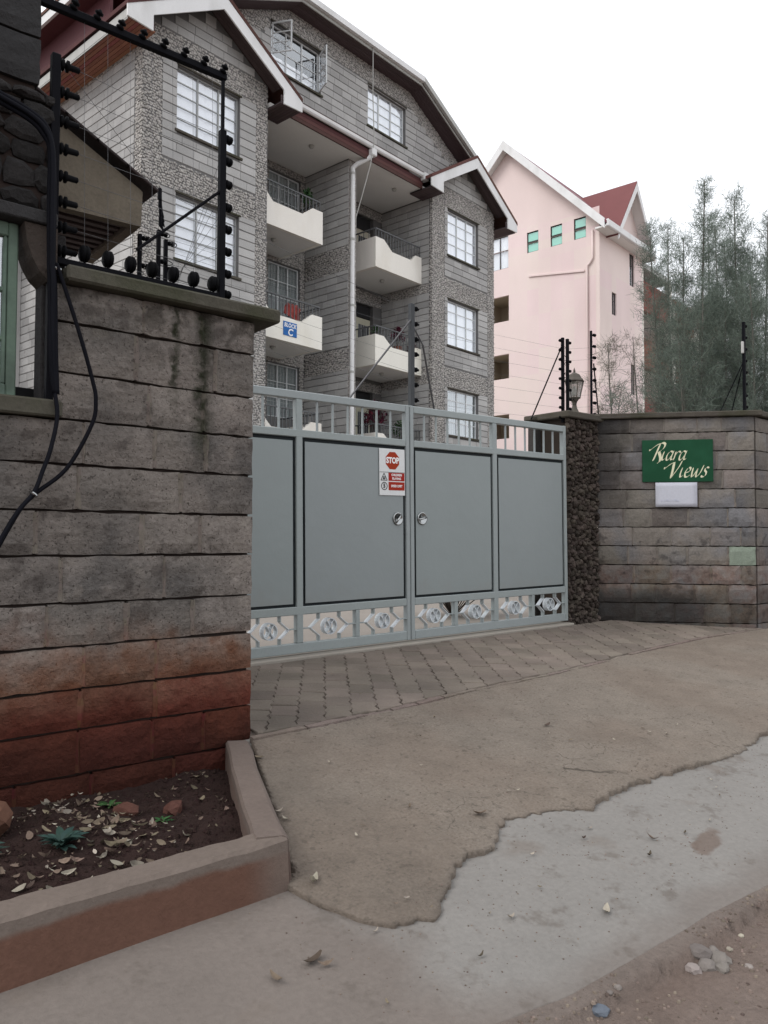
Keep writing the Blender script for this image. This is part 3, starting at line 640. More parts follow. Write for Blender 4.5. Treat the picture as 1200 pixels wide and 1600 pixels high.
# ================================================================== GATE
def gate_leaf(label, x_in, x_out, sgn, mid):
    """x_in: meeting edge, x_out: hinge edge; built in local x = world x + 2.42"""
    g = thing('gate_leaf', label, 'gate', (-2.42, 0, 0), 0, 'leaves of the double gate', rot=(0, -.0135, 0))
    f = MB(); a, b = sorted((x_in, x_out)); y0, y1 = -.03, .03; st = .048
    f.box(a, a+st, y0, y1, -.05, 2.19, .006); f.box(b-st, b, y0, y1, -.05, 2.19, .006)
    f.box(mid-.034, mid+.034, y0+.002, y1-.002, .036, 2.12, .006)
    for z0, z1 in ((-.048, .036), (.275, .345), (1.79, 1.856), (2.118, 2.187)):
        f.box(a+st, b-st, y0+.001, y1-.001, z0, z1, .006)
    f.build('frame', 'gate_frame', g)
    for k, (p, q) in enumerate(((a+st, mid-.034), (mid+.034, b-st))):
        pm = MB(); pm.box(p+.026, q-.030, -.020, -.012, .345+.024, 1.79-.032, .002); pm.build('panel', 'gate_panel', g)
        gk = MB(); gk.box(p, q, -.004, .006, .345, 1.79); gk.build('gap_shade', 'gap_shade', g)  # black sheet behind the panel, standing in for shadow round its edge
        n = 7; 
        for i in range(1, n):
            x = p+(q-p)*i/n; bm = MB(); bm.box(x-.008, x+.008, -.008, .008, 1.856, 2.118); bm.build('picket', 'gate_frame', g)
        # lattice: two cells per panel
        half = (p+q)/2; wbar = .024
        dv = MB(); dv.box(half-wbar, half+wbar, y0+.003, y1-.003, .036, .275, .004); dv.build('lattice_post', 'gate_frame', g)
        for (c0, c1) in ((p, half-wbar), (half+wbar, q)):
            cx, cz = (c0+c1)/2, .1555; hw, hh = (c1-c0)*.36, .072; yb, yf = .024, -.024; th = .007
            hx = MB(); pts = [(cx-hw, cz), (cx-hw*.55, cz+hh), (cx+hw*.55, cz+hh), (cx+hw, cz), (cx+hw*.55, cz-hh), (cx-hw*.55, cz-hh)]
            def bar(m, p0, p1, th=th, yf=yf, yb=yb):
                d = Vector((p1[0]-p0[0], p1[1]-p0[1])).normalized(); nn = Vector((-d.y, d.x))*th/2
                poly = [(p0[0]+nn.x, p0[1]+nn.y), (p0[0]-nn.x, p0[1]-nn.y), (p1[0]-nn.x, p1[1]-nn.y), (p1[0]+nn.x, p1[1]+nn.y)]
                m.prism(poly, -yb, -yf)
            for pr in ((0, 5), (2, 3)):
                hx = MB(); [bar(hx, pts[i], pts[(i+1) % 6]) for i in pr]; hx.build('lattice_chevron', 'gate_silver', g)
            ars = [((c0, cz), (cx-hw, cz), .007, .024), ((cx+hw, cz), (c1, cz), .007, .024)]
            for sx in (-.55, .55):
                ars += [((cx+hw*sx, cz+hh), (cx+hw*sx, .275), .014, .02), ((cx+hw*sx, .036), (cx+hw*sx, cz-hh), .014, .02)]
            for p0, p1, th_, yy in ars:
                ar = MB(); bar(ar, p0, p1, yf=-yy, yb=yy, th=th_); ar.build('lattice_arm', 'gate_frame', g)
            sc = MB(); r_ = .068
            ring = [(cx+r_*math.cos(t*2*math.pi/20), cz+r_*math.sin(t*2*math.pi/20)) for t in range(20)]
            for i in range(20): bar(sc, ring[i], ring[(i+1) % 20], th=.009, yf=-.028, yb=.028)
            for s_ in (1, -1):                                   # the pair of back-to-back scrolls inside the ring
                pts2 = [(cx+s_*(.010+.034*math.sin(t)), cz+.058*math.cos(t)) for t in [math.pi*(.04+.92*i/8) for i in range(9)]]
                pts2 = [(cx+s_*(.045-abs(z-cz)*.0-.040*math.cos((z-cz)/.058*math.pi/2)), z) for _, z in pts2]
                for i in range(8): bar(sc, pts2[i], pts2[i+1], th=.009, yf=-.026, yb=.026)
            sc.build('lattice_ring', 'gate_silver', g)
    return g
GL = gate_leaf('wide grey gate leaf that carries the stop sign', -.004, -2.44, -1, -1.262)
GR = gate_leaf('grey gate leaf hinged at the rubble pillar', .004, 2.415, 1, 1.205)
def handle(g, x, z, ang):
    m = MB(); m.lathe([(.030, 0), (.056, .001), (.062, .006), (.060, .012), (.050, .014), (.046, .006), (.0, .006)], (x, -.020, z), n=24, direction=(0, -1, 0))
    h = m.build('handle', 'chrome', g, smooth=True)
    m = MB(); dx, dz = math.cos(ang)*.05, math.sin(ang)*.05
    m.tube([(x-dx, -.036, z-dz), (x, -.042, z), (x+dx, -.036, z+dz)], .009, 8); m.build('handle_bar', 'chrome', h, smooth=True)
handle(GL, -.155, 1.10, R(52)); handle(GR, .155, 1.105, R(12))

# stop sign on the gate leaf -----------------------------------------
SX0, SX1, SZ0, SZ1 = -2.822, -2.508, 1.315, 1.752
sg = thing('stop_sign', 'white stop notice with red octagon fixed to the grey gate', 'sign', ((SX0+SX1)/2, -.026, (SZ0+SZ1)/2), rot=(0, -.02, 0))
w, h = (SX1-SX0)/2, (SZ1-SZ0)/2
mb = MB(); mb.box(-w, w, -.004, .001, -h, h, .002); mb.build('plate', 'sign_white', sg)
FM = lambda x, z, y: Mframe((x, y, z), (1, 0, 0), (0, 0, 1), (0, -1, 0))
mb = MB(); mb.prism([(.003+.088*math.cos(R(22.5+45*i)), .108+.088*math.sin(R(22.5+45*i))) for i in range(8)], .004, .0055); mb.build('octagon', 'sign_red', sg)
text_obj('lettering', 'STOP', .076, 'letter_white', sg, FM(.003, .108, -.0062), bold=.003, sx=.85)
for z0, z1, ls in ((-.082, -.006, ('CHILDREN', 'PLAYING')), (-.170, -.092, ('SPEED LIMIT',))):
    mb = MB(); mb.box(-.048, w-.008, -.0055, -.004, z0, z1); mb.build('red_panel', 'sign_red', sg)
    for i, l in enumerate(ls):
        text_obj('lettering', l, .030, 'letter_white', sg, FM((-.048+w-.008)/2, (z0+z1)/2+(len(ls)-1)*(.017-.034*i), -.0062), bold=.0008, sx=.9 if len(ls) > 1 else .86)
mb = MB(); mb.box(-w+.004, w-.004, -.0055, -.004, -.004, .000); mb.build('divider_line', 'sign_black', sg)
mb = MB()                                                      # warning triangle with two small figures
T3 = [(-.102, -.012), (-.140, -.078), (-.064, -.078)]
for i in range(3):
    a, b = Vector(T3[i]), Vector(T3[(i+1) % 3]); d = (b-a).normalized(); nn = Vector((-d.y, d.x))*.003
    mb.prism([tuple(a+nn), tuple(a-nn), tuple(b-nn), tuple(b+nn)], .004, .0058)
for x in (-.110, -.094):
    mb.prism([(x+.005*math.cos(i), -.045+.005*math.sin(i)) for i in [k*math.pi/4 for k in range(8)]], .004, .0058)
    mb.prism([(x-.004, -.050), (x+.005, -.050), (x+.007, -.070), (x+.001, -.072), (x-.007, -.070)], .004, .0058)
mb.build('children_symbol', 'sign_black', sg)
mb = MB(); ring = [(math.cos(i*math.pi/10), math.sin(i*math.pi/10)) for i in range(20)]
for i in range(20):
    a, b = ring[i], ring[(i+1) % 20]; c0 = (-.100, -.132)
    mb.prism([(c0[0]+a[0]*.038, c0[1]+a[1]*.038), (c0[0]+a[0]*.031, c0[1]+a[1]*.031), (c0[0]+b[0]*.031, c0[1]+b[1]*.031), (c0[0]+b[0]*.038, c0[1]+b[1]*.038)], .004, .0058)
mb.build('speed_ring', 'sign_black', sg)
text_obj('speed_figure', '5', .052, 'sign_black', sg, FM(-.100, -.132, -.0058), bold=.002)

# ================================================================== ESTATE SIGN (hand lettered)
def pen(strokes, o_u, o_w, sc, nib=(.055, .06), slant=.22):
    """broad-nib strokes: each polyline is swept by a fixed slanted nib"""
    mb = MB(); nv = Vector((nib[0], nib[1]))
    for st in strokes:
        w_ = 1.
        if isinstance(st[0], (int, float)): w_, st = st[0], st[1]
        P = [Vector(p) for p in st]; fine_ = []
        for i in range(len(P)-1):                               # Catmull-Rom
            p0, p1, p2, p3 = P[max(i-1, 0)], P[i], P[i+1], P[min(i+2, len(P)-1)]
            for k in range(6):
                t = k/6; fine_.append(.5*((2*p1)+(-p0+p2)*t+(2*p0-5*p1+4*p2-p3)*t*t+(-p0+3*p1-3*p2+p3)*t**3))
        fine_.append(P[-1]); vs = []; fs = []; m = len(fine_)
        for i, p in enumerate(fine_):
            e = min(1, .45+min(i, m-1-i)/4)*w_
            d = (fine_[min(i+1, m-1)]-fine_[max(i-1, 0)]); d = d.normalized() if d.length else Vector((1, 0)); pn = Vector((-d.y, d.x))
            off = nv*e; 
            if abs(off.dot(pn)) < .022: off = off+pn*(.022 if off.dot(pn) >= 0 else -.022)
            for q in (p+off, p-off):
                x, y = q.x+slant*q.y, q.y; vs.append((o_u+x*sc, o_w+y*sc))
        v3 = [(a, -.0125, b) for a, b in vs]
        for i in range(m-1): fs.append((2*i, 2*i+1, 2*i+3, 2*i+2))
        mb.add(v3, fs)
    return mb
es = thing('estate_sign', 'green estate name board with cream script lettering on the stone wall', 'sign', PR+WN*.022, math.atan2(WD.y, WD.x))
U0, U1, Z0, Z1 = .45, 1.25, 1.600, 2.10
mb = MB(); mb.box(U0, U1, -.011, .004, Z0, Z1, .002); mb.build('board', 'sign_green', es)
# glyph units: baseline 0, x-height 1, capitals about 1.9
i_ = lambda x: [(1., [(x, 1.0), (x-.02, .35), (x+.08, .02), (x+.28, .16)])]
a_ = lambda x: [(1., [(x+.55, .88), (x+.30, 1.02), (x+.05, .62), (x+.08, .12), (x+.28, .02), (x+.55, .55)]), (1., [(x+.62, 1.05), (x+.55, .4), (x+.60, .05), (x+.80, .14)])]
r_g = lambda x: [(1., [(x, .95), (x+.02, .5), (x, .0)]), (.9, [(x+.02, .5), (x+.22, .92), (x+.42, .98), (x+.5, .82)])]
e_ = lambda x: [(1., [(x+.08, .45), (x+.40, .62), (x+.42, .92), (x+.22, 1.0), (x+.02, .6), (x+.08, .12), (x+.30, .0), (x+.55, .22)])]
w_g = lambda x: [(1., [(x, .98), (x+.06, .3), (x+.18, .02), (x+.36, .4), (x+.48, .9)]), (1., [(x+.48, .9), (x+.50, .25), (x+.62, .02), (x+.86, .45), (x+.98, 1.25)])]
s_ = lambda x: [(1., [(x+.50, .92), (x+.28, 1.02), (x+.14, .74), (x+.38, .45), (x+.34, .1), (x+.10, .0), (x-.04, .16)])]
Rg = [(.8, [(-.78, 1.30), (-.70, 1.18), (-.50, 1.42), (-.1, 1.80), (.30, 1.98)]), (1.35, [(.18, 1.9), (.10, 1.2), (.02, .6), (-.06, .02)]),
      (1.1, [(.12, 1.86), (.42, 2.02), (.72, 1.86), (.70, 1.45), (.42, 1.08), (.2, .98)]), (1.35, [(.26, 1.02), (.50, .65), (.66, .25), (.66, -.12), (.50, -.22)])]
Vg = [(.8, [(-.78, 1.05), (-.70, .92), (-.48, 1.18), (-.1, 1.48), (.18, 1.56)]), (1.4, [(.06, 1.52), (.12, 1.0), (.14, .5), (.16, -.1)]), (1., [(.16, -.05), (.40, .45), (.68, 1.1), (.82, 1.72)])]
sc = .106; mk = pen(Rg, .578, 1.852, sc, nib=(.075, .085), slant=.30)
for gl, x in ((i_, .92), (a_, 1.32), (r_g, 2.20), (a_, 2.72)):
    q = pen(gl(x), .572, 1.858, sc*.99, nib=(.062, .07), slant=.32); mk.add(q.v, q.f)
q = pen(Vg, .757, 1.655, sc*1.06, nib=(.075, .085), slant=.28); mk.add(q.v, q.f)
for gl, x in ((i_, 1.00), (e_, 1.42), (w_g, 2.08), (s_, 3.16)):
    q = pen(gl(x), .757, 1.655, sc*1.06, nib=(.062, .07), slant=.33); mk.add(q.v, q.f)
mk.build('lettering', 'sign_cream', es)
pn = thing('paper_notice', 'white paper notice on the wall right below the green sign', 'notice', PR+WN*.022, math.atan2(WD.y, WD.x))
mb = MB(); n = 6
for i in range(n+1):
    for j in range(n+1):
        mb.v.append((.598+(.472)*i/n, -.006-.0018*nz(i*.6, j*.7), 1.303+.290*j/n))
mb.f = [(j+i*(n+1), j+(i+1)*(n+1), j+1+(i+1)*(n+1), j+1+i*(n+1)) for i in range(n) for j in range(n)]
o = mb.build('sheet', 'paper', pn, smooth=True); md = o.modifiers.new('t', 'SOLIDIFY'); md.thickness = .0006; md.offset = 1
mb = MB(); rgp = random.Random(4)                                 # faint pencil scribble
for k in range(7):
    x = .66+.03*k; mb.box(x, x+rgp.uniform(.006, .02), -.0135, -.012, 1.372+rgp.uniform(-.004, .004), 1.376+rgp.uniform(.0, .02))
tag(mb.build('scribble', 'pencil', pn), kind='stuff')

# ================================================================== PLANTER
pl = thing('planter_curb', 'low concrete curb that boxes in the soil bed below the left wall', 'curb', (-5.7, -2.95, 0))
def curb_piece(path, width, name, zt, zb):
    """path: outer top line (x, y); width towards the inside (left of the path)"""
    mb = MB(); n = len(path); P = [Vector(p) for p in path]; ring = []
    for i, p in enumerate(P):
        d = (P[min(i+1, n-1)]-P[max(i-1, 0)]).normalized(); nn = Vector((-d.y, d.x))
        j = .008*nz(p.x*7, p.y*7)+.006*nz(p.x*23, p.y*23); zz = zt+.008*nz(p.x*4, p.y*4)+.004*nz(p.x*19, p.y*17)
        a = p+nn*(-.022); b = p+nn*(.004+j); c = p+nn*(width+j)
        zg_ = zg(a.x, a.y)-.05
        for q, z in ((a, zg_), (p-nn*.004, zz-.014), (b+nn*.008, zz), (c-nn*.01, zz+.002), (c, zz-.012), (c, zb)):
            mb.v.append((q.x+5.7, q.y+2.95, z))
    for i in range(n-1):
        for k in range(5): mb.f.append((i*6+k, i*6+k+1, (i+1)*6+k+1, (i+1)*6+k))
    mb.f.append(tuple(range(6))[::-1]); mb.f.append(tuple((n-1)*6+k for k in range(6)))
    return mb.build(name, 'curb_concrete', pl)
curb_piece([(x, -3.075+.012*(x+5.8)*0+.01*nz(x*2, 2)) for x in lin(-8.4, -5.775, .03)], .122, 'front_curb', -.238, -.5)
curb_piece([(-5.772, -3.07), (-5.75, -3.02), (-5.70, -2.90), (-5.62, -2.72), (-5.54, -2.54), (-5.46, -2.36), (-5.38, -2.18), (-5.30, -2.02), (-5.24, -1.90), (-5.15, -1.70)], .125, 'side_curb', -.236, -.5)
def soil_z(x, y):
    return -.352-.03*max(0, min(1, (y+2.4)/.6))+.05*math.exp(-((x+6.4)**2+(y+2.3)**2)/.12)+.03*nz(x*3, y*3)+.02*nz(x*9, y*9, 2)+.012*nz(x*24, y*24, 5)
mb = MB(); xs = lin(-8.3, -5.12, .035); ys = lin(-3.0, -1.60, .035)
ok = {}
for j, y in enumerate(ys):
    xr = -5.84+(y+2.95)*(5.84-5.27)/1.25 
    for i, x in enumerate(xs):
        xx = min(x, xr+.0); mb.v.append((xx, y, soil_z(x, y)))
nx = len(xs)
mb.f = [(j*nx+i, j*nx+i+1, (j+1)*nx+i+1, (j+1)*nx+i) for j in range(len(ys)-1) for i in range(nx-1) if not (xs[i] > -5.84+(ys[j]+2.95)*.456+.04)]
tag(mb.build('planter_soil', 'soil', smooth=True), kind='structure')

def leaf_mb(L, w, curl, seed):
    rg = random.Random(seed); mb = MB(); n = 5
    for i in range(n+1):
        t = i/n; ww = w*math.sin(math.pi*min(1, t*.92+.06))**.8; zc = curl*(t-.5)**2*4*L*.35; tw = rg.uniform(-.1, .1)
        for s_, dz in ((-1, .3*curl*ww), (0, 0), (1, .3*curl*ww*rg.uniform(.3, 1.6))):
            mb.v.append(((t-.5)*L, s_*ww/2, zc+abs(s_)*dz+tw*s_*ww*.4+.003))
    mb.f = [(3*i+k, 3*i+k+1, 3*i+k+4, 3*i+k+3) for i in range(n) for k in (0, 1)]
    return mb
LEAF = []
for i in range(6):
    q = leaf_mb(1, rg.uniform(.3, .5), rg.uniform(.2, 1.1), i); me = bpy.data.meshes.new('leaf'); me.from_pydata(q.v, [], q.f); me.materials.append(MATS['dry_leaf']); LEAF.append(me)
# leaf litter on the bed: one mass
rg = random.Random(17); mb = MB()
mbp = MB()
for k in range(2300):
    x = rg.uniform(-7.9, -5.45); y = rg.uniform(-2.9, -1.68)
    if x > -5.90+(y+2.95)*.456: continue
    dens = .9 if x < -5.95 else .35
    if rg.random() > dens*(.55+nz(x*3, y*3)): continue
    L = rg.choice((.012, .016, .02, .028, .035, .05))*(1.05 if x < -6.1 else .85); q = leaf_mb(L, L*rg.uniform(.25, .6), rg.uniform(.1, 1.3), k); a = rg.uniform(0, 6.3); T = Matrix.Translation((x, y, soil_z(x, y)+.008)) @ Matrix.Rotation(a, 4, 'Z') @ Matrix.Rotation(rg.uniform(-.9, .9), 4, 'X') @ Matrix.Rotation(rg.uniform(-.5, .5), 4, 'Y')
    (mbp if rg.random() < (.26 if x < -6.1 else .10) else mb).add([tuple(T @ Vector(p)) for p in q.v], q.f)
tag(mb.build('leaf_litter', 'dry_leaf'), kind='stuff'); tag(mbp.build('pale_leaf_litter', 'pale_leaf'), kind='stuff')
mb = MB()
for k in range(3500):                                             # crumbs of soil
    x = rg.uniform(-7.0, -5.3); y = rg.uniform(-2.92, -1.66)
    if x > -5.88+(y+2.95)*.456: continue
    r_ = rg.choice((.003, .004, .006, .009, .014)); z = soil_z(x, y)
    mb.add([(x+r_*math.cos(t)*rg.uniform(.7, 1.2), y+r_*math.sin(t)*rg.uniform(.7, 1.2), z) for t in (0, 1.57, 3.14, 4.7)]+[(x, y, z+r_)], [(0, 1, 4), (1, 2, 4), (2, 3, 4), (3, 0, 4)])
tag(mb.build('soil_crumbs', 'soil'), kind='stuff')

def rock(name, m, loc, r, seed, label, cat='stone', group=None, flat=.7):
    rg = random.Random(seed); bpy_me = bpy.data.meshes.new(name); import bmesh
    bm = bmesh.new(); bmesh.ops.create_icosphere(bm, subdivisions=2, radius=1)
    sx, sy, sz = r*rg.uniform(.8, 1.25), r*rg.uniform(.7, 1.1), r*flat*rg.uniform(.8, 1.15); o = rg.random()*50
    for v in bm.verts:
        k = 1+.28*noise.noise(v.co*1.6+Vector((o, 0, 0)))+.15*noise.noise(v.co*3.7+Vector((0, o, 0)))
        v.co = Vector((v.co.x*sx*k, v.co.y*sy*k, v.co.z*sz*k))
    bm.to_mesh(bpy_me); bm.free(); bpy_me.materials.append(MATS[m])
    ob = link(name, bpy_me); ob.location = loc; ob.rotation_euler = (rg.uniform(-.2, .2), rg.uniform(-.2, .2), rg.uniform(0, 6)); return tag(ob, label, cat, group)
rock('soil_rock', 'soil_rock', (-6.60, -1.98, soil_z(-6.6, -1.98)+.05), .13, 3, 'large red earth lump in the bed against the wall foot')
rock('soil_rock', 'soil_rock', (-6.02, -2.12, soil_z(-6.02, -2.12)+.015), .06, 9, 'smaller red lump among the dry leaves mid bed')
rock('soil_rock', 'soil_rock', (-5.83, -2.20, soil_z(-5.83, -2.2)+.01), .05, 10, 'red lump behind the small green seedlings')
def rosette(loc, r, nl, m, label, seed, up=.6):
    t = thing('bed_plant', label, 'plant', loc); rg = random.Random(seed)
    for k in range(nl):
        a = k*2.4+rg.uniform(-.3, .3); el = up*rg.uniform(.3, 1.3); L = r*rg.uniform(.45, 1.1); w = L*rg.uniform(.22, .42)
        q = MB(); d = Vector((math.cos(a), math.sin(a), 0)); s_ = Vector((-d.y, d.x, 0))
        for i in range(5):
            t_ = i/4; ww = w*math.sin(math.pi*(.12+.86*t_)); p = d*(L*t_*math.cos(el*(1-.5*t_)))+Vector((0, 0, L*t_*math.sin(el*(1-.55*t_))))
            q.v += [tuple(p-s_*ww/2+Vector((0, 0, .15*ww))), tuple(p), tuple(p+s_*ww/2+Vector((0, 0, .15*ww)))]
        q.f = [(3*i+c, 3*i+c+1, 3*i+c+4, 3*i+c+3) for i in range(4) for c in (0, 1)]
        q.build('leaf', m, t)
rosette((-6.40, -2.42, soil_z(-6.4, -2.42)), .105, 44, 'leaf_blue', 'blue green leafy plant in the bed near the curb', 1, 1.0)
rosette((-6.68, -2.34, soil_z(-6.68, -2.34)), .115, 40, 'leaf_blue', 'blue green leafy plant beside the red earth lump', 2, 1.0)
rosette((-5.93, -2.30, soil_z(-5.93, -2.3)), .06, 14, 'leaf_green', 'small bright green seedlings amid dry leaves', 3, .5)
rosette((-6.02, -1.92, soil_z(-6.02, -1.92)), .07, 12, 'leaf_green', 'small dark green weed close to the stained wall', 4, .6)

# ================================================================== GUARDHOUSE
GH = thing('guard_house', 'dark stone guardhouse with green window above the left wall', 'guardhouse', (-6.2, -1.63, 0))
def gbox(m, x0, x1, y0, y1, z0, z1, ch=.006): m.box(x0+6.2, x1+6.2, y0+1.63, y1+1.63, z0, z1, ch); return m
gh_r = random.Random(2)
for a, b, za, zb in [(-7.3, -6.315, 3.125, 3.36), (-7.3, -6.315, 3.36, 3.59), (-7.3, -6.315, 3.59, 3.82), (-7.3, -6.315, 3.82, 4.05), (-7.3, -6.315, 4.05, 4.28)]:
    rock_block(a+6.2, b+6.2, .0, .22, za+.008, zb-.006, gh_r, .016, nx=10).build('stone_block', 'backlit_stone', GH)
c = MB(); gbox(c, -7.3, -6.33, -1.60, -1.43, 3.03, 4.3); c.build('wall_core', 'dark_mortar', GH)
c = MB(); gbox(c, -7.3, -6.235, -1.60, -1.43, 2.50, 3.055); c.build('lintel_core', 'dark_mortar', GH)
rubble(GH, (0, .035, 0), (1, 0, 0), (0, 0, 1), (0, -1, 0), -1.1, -.035, 2.50, 3.10, .125, 'rubble_backlit', 31, .045, parts=True)
c = MB(); gbox(c, -7.3, -6.225, -1.66, -1.43, 2.435, 2.50); c.build('lintel', 'backlit_stone', GH)
c = MB(); gbox(c, -6.262, -6.15, -1.545, -1.43, 1.49, 2.44); c.build('pier', 'rubble_backlit', GH)
c = MB()                                                         # rounded corbel under the lintel
prof = [(-.175, 2.43), (-.02, 2.43), (-.02, 2.16), (-.06, 2.165), (-.10, 2.20), (-.135, 2.26), (-.16, 2.33), (-.172, 2.40)]
c.prism(prof, -.19, .01, o=(0, 0, 0)); c.build('corbel', 'rubble_dark', GH)
c = MB(); gbox(c, -7.5, -6.19, -1.675, -1.43, 1.49, 1.575, .01); c.v = [(a, b+.004*nz(a*8, 3), z+.006*nz(a*6, b*8)) for a, b, z in c.v]; c.build('window_sill', 'coping', GH)
wf = MB(); x1 = -6.385
gbox(wf, x1-.045, x1, -1.58, -1.53, 1.58, 2.43); gbox(wf, -7.3, x1-.045, -1.58, -1.53, 2.36, 2.43); gbox(wf, -7.3, x1-.045, -1.58, -1.53, 1.58, 1.64)
for z in (1.86, 2.10): gbox(wf, -7.3, x1-.045, -1.57, -1.54, z-.012, z+.012)
gbox(wf, x1-.066, x1-.047, -1.575, -1.535, 1.64, 2.36)
w_ = wf.build('window', 'green_frame', GH)
for z0, z1 in ((1.65, 1.845), (1.875, 2.085), (2.115, 2.355)):
    c = MB(); gbox(c, -7.2, x1-.068, -1.556, -1.552, z0, z1, 0); c.build('pane', 'glass', w_)
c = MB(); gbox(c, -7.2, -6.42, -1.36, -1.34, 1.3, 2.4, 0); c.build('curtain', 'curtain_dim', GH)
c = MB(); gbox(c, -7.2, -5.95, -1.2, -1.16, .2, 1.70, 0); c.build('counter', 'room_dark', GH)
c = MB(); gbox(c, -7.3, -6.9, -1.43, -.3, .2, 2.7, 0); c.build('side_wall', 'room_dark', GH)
# gable roof over the gatehouse door: concrete fascia, ribbed underside, dark tiles
fa = MB(); fa.prism([(-.08+.0, 2.683), (.545, 2.695), (.552, 2.90), (.53, 2.915), (-.08, 3.235)], .0, -.06, o=(0, .33, 0)); fa.build('fascia', 'fascia_concrete', GH)
c = MB(); c.box(.492, .552, .335+.06, 1.13, 2.695, 2.89, .004); c.build('end_fascia', 'fascia_concrete', GH)
for k in range(9):
    y = .43+.075*k*1.15; 
    if y > 1.1: break
    c = MB(); c.box(-.3, .50, y, y+.05, 2.72, 2.765, .004); c.build('soffit_rib', 'soffit_grey', GH)
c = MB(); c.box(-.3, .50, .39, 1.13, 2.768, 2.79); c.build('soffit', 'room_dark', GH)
sl_ = math.atan2(2.915-3.235, .53+.08)
for r_ in range(5):
    for k in range(5):
        t = r_/5; x0 = .60-.17*r_; z0 = 2.885+.524*.17*r_+.02
        c = MB(); T = Matrix.Translation((x0, .27+.19*k, z0)) @ Matrix.Rotation(math.atan(.524), 4, 'Y')
        pts = [(-.205, .0, .012), (-.10, .0, .014), (0, 0, .022)]
        c.box(-.20, .02, 0, .182, 0, .020, .006); c.v = [tuple(T @ Vector((a, b, z+.03*math.sin(max(0, min(1, b/.182))*math.pi)))) for a, b, z in c.v]
        c.build('roof_tile', 'roof_dark', GH)

# ================================================================== ELECTRIC FENCE FRAME ON THE LEFT WALL
FF = thing('iron_fence_bracket', 'black iron electric fence frame standing on the left wall coping', 'fence frame', (-5.3, -1.60, 0))
c = MB(); c.box(-.019, .019, -.019, .019, 2.24, 3.26, .004); c.box(-.009, .009, -.009, .009, 3.26, 3.556, .002); c.build('post', 'black_iron', FF)
c = MB(); c.box(-.955, -.912, -.022, .022, 1.50, 3.33, .004); c.build('post', 'black_iron', FF)
c = MB(); c.box(-.912, -.018, -.016, .016, 2.268, 2.302, .004); c.build('bottom_bar', 'black_iron', FF)
c = MB(); c.box(-2.2, .018, -.018, .018, 3.557, 3.597, .004); c.build('top_bar', 'black_iron', FF)
c = MB(); c.tube([(-.5, .0, 2.44), (-.01, 0, 2.90)], .0095, 6); c.build('brace', 'black_iron', FF)
def bobbin(c, d, L=.06, r=.019):
    m = MB(); m.lathe([(.006, 0), (r*.8, .004), (r, .010), (r*.95, .017), (r*.5, .021), (r*.5, .027), (r, .031), (r, .041), (r*.55, .046), (r*.5, L-.006), (.006, L)], c, n=10, direction=d); return m
for z in (3.29, 3.15, 3.00, 2.86, 2.72, 2.59, 2.46, 2.34):
    bobbin((-.912, 0, z-.0), (1, 0, 0), .10, .030).build('insulator', 'insulator_black', FF, smooth=True)
for z in (3.22, 3.09, 2.955, 2.82, 2.69, 2.56, 2.43, 2.31):
    bobbin((.018, 0, z), (1, .3, .0), .055, .025).build('insulator', 'insulator_black', FF, smooth=True)
for k in range(7):
    x = -.775+.121*k; m = MB(); 
    m.lathe([(.008, -.028), (.016, -.024), (.02, -.012), (.014, 0), (.02, .012), (.016, .024), (.008, .028)], (x, 0, 2.352), n=10, direction=(1, 0, .0)) if False else m.lathe([(.004, -.026), (.032, -.022), (.043, -.013), (.043, -.005), (.032, 0), (.043, .005), (.043, .013), (.032, .022), (.004, .026)], (x, 0, 2.352), n=14, direction=(1, 0, 0))
    m.tube([(x, 0, 2.30), (x, 0, 2.33)], .006, 5); m.build('insulator', 'insulator_black', FF, smooth=True)
for k in range(8):
    x = -.86+.121*k; m = bobbin((x, -.012, 3.588), (.25, -.3, .8), .055, .022); m.build('insulator', 'insulator_black', FF, smooth=True)
for k, z in enumerate((3.29, 3.15, 3.00, 2.86, 2.72, 2.59, 2.46, 2.34)):
    zb = (3.22, 3.09, 2.955, 2.82, 2.69, 2.56, 2.43, 2.31)[k]
    m = MB(); m.tube([(-.83, 0, z), (-.4, .004, (z+zb)/2-.004), (.03, 0, zb)], .0014, 4); m.build('wire', 'wire_metal', FF)
    m = MB(); m.tube([(.03, 0, zb), (-.02, .7, 2.30+.06*k)], .0011, 4); m.build('wire', 'wire_metal', FF)
for k in range(7):
    x = -.775+.121*k; m = MB(); m.tube([(x, 0, 2.37), (x-.02, 0, 3.56)], .0009, 4); m.build('wire', 'wire_metal', FF)
# short posts on the return wall, with looped tails
def small_post(loc, h, label, seed):
    t = thing('fence_post', label, 'fence post', loc, 0, 'short fence posts on the return wall'); rg = random.Random(seed)
    c = MB(); c.box(-.012, .012, -.012, .012, 0, h, .003); c.build('post', 'black_iron', t)
    for k in range(4):
        z = .08+(h-.1)*k/3; bobbin((.012, 0, z), (1, 0, 0), .036, .016).build('insulator', 'insulator_black', t, smooth=True)
        p = [(.05+.026*math.cos(a)*(1 if k % 2 else -1.8), .0, z+.016*math.sin(a)) for a in [i*.7 for i in range(10)]]
        c = MB(); c.tube(p, .003, 5); c.build('wire_loop', 'black_iron', t)
    c = MB(); c.tube([(.01, 0, h*.45), (.10, 0, .05)], .005, 5); c.build('brace', 'black_iron', t)
small_post((-5.395, -.95, 2.22), .63, 'short black fence post with wire loops, middle one behind the coping', 1)
small_post((-5.325, -.90, 2.22), .60, 'short black fence post nearest the tall frame upright', 2)
small_post((-5.53, -.98, 2.16), .62, 'short black fence post under the roof fascia corner', 3)
ws = thing('wire_tensioner', 'cluster of black wire tensioners hanging from a fence wire', 'tensioner', (-5.37, -.90, 2.93)); rg = random.Random(5)
c = MB(); c.tube([(0, 0, .14), (0, 0, .21)], .014, 6); c.build('hook', 'black_iron', ws)
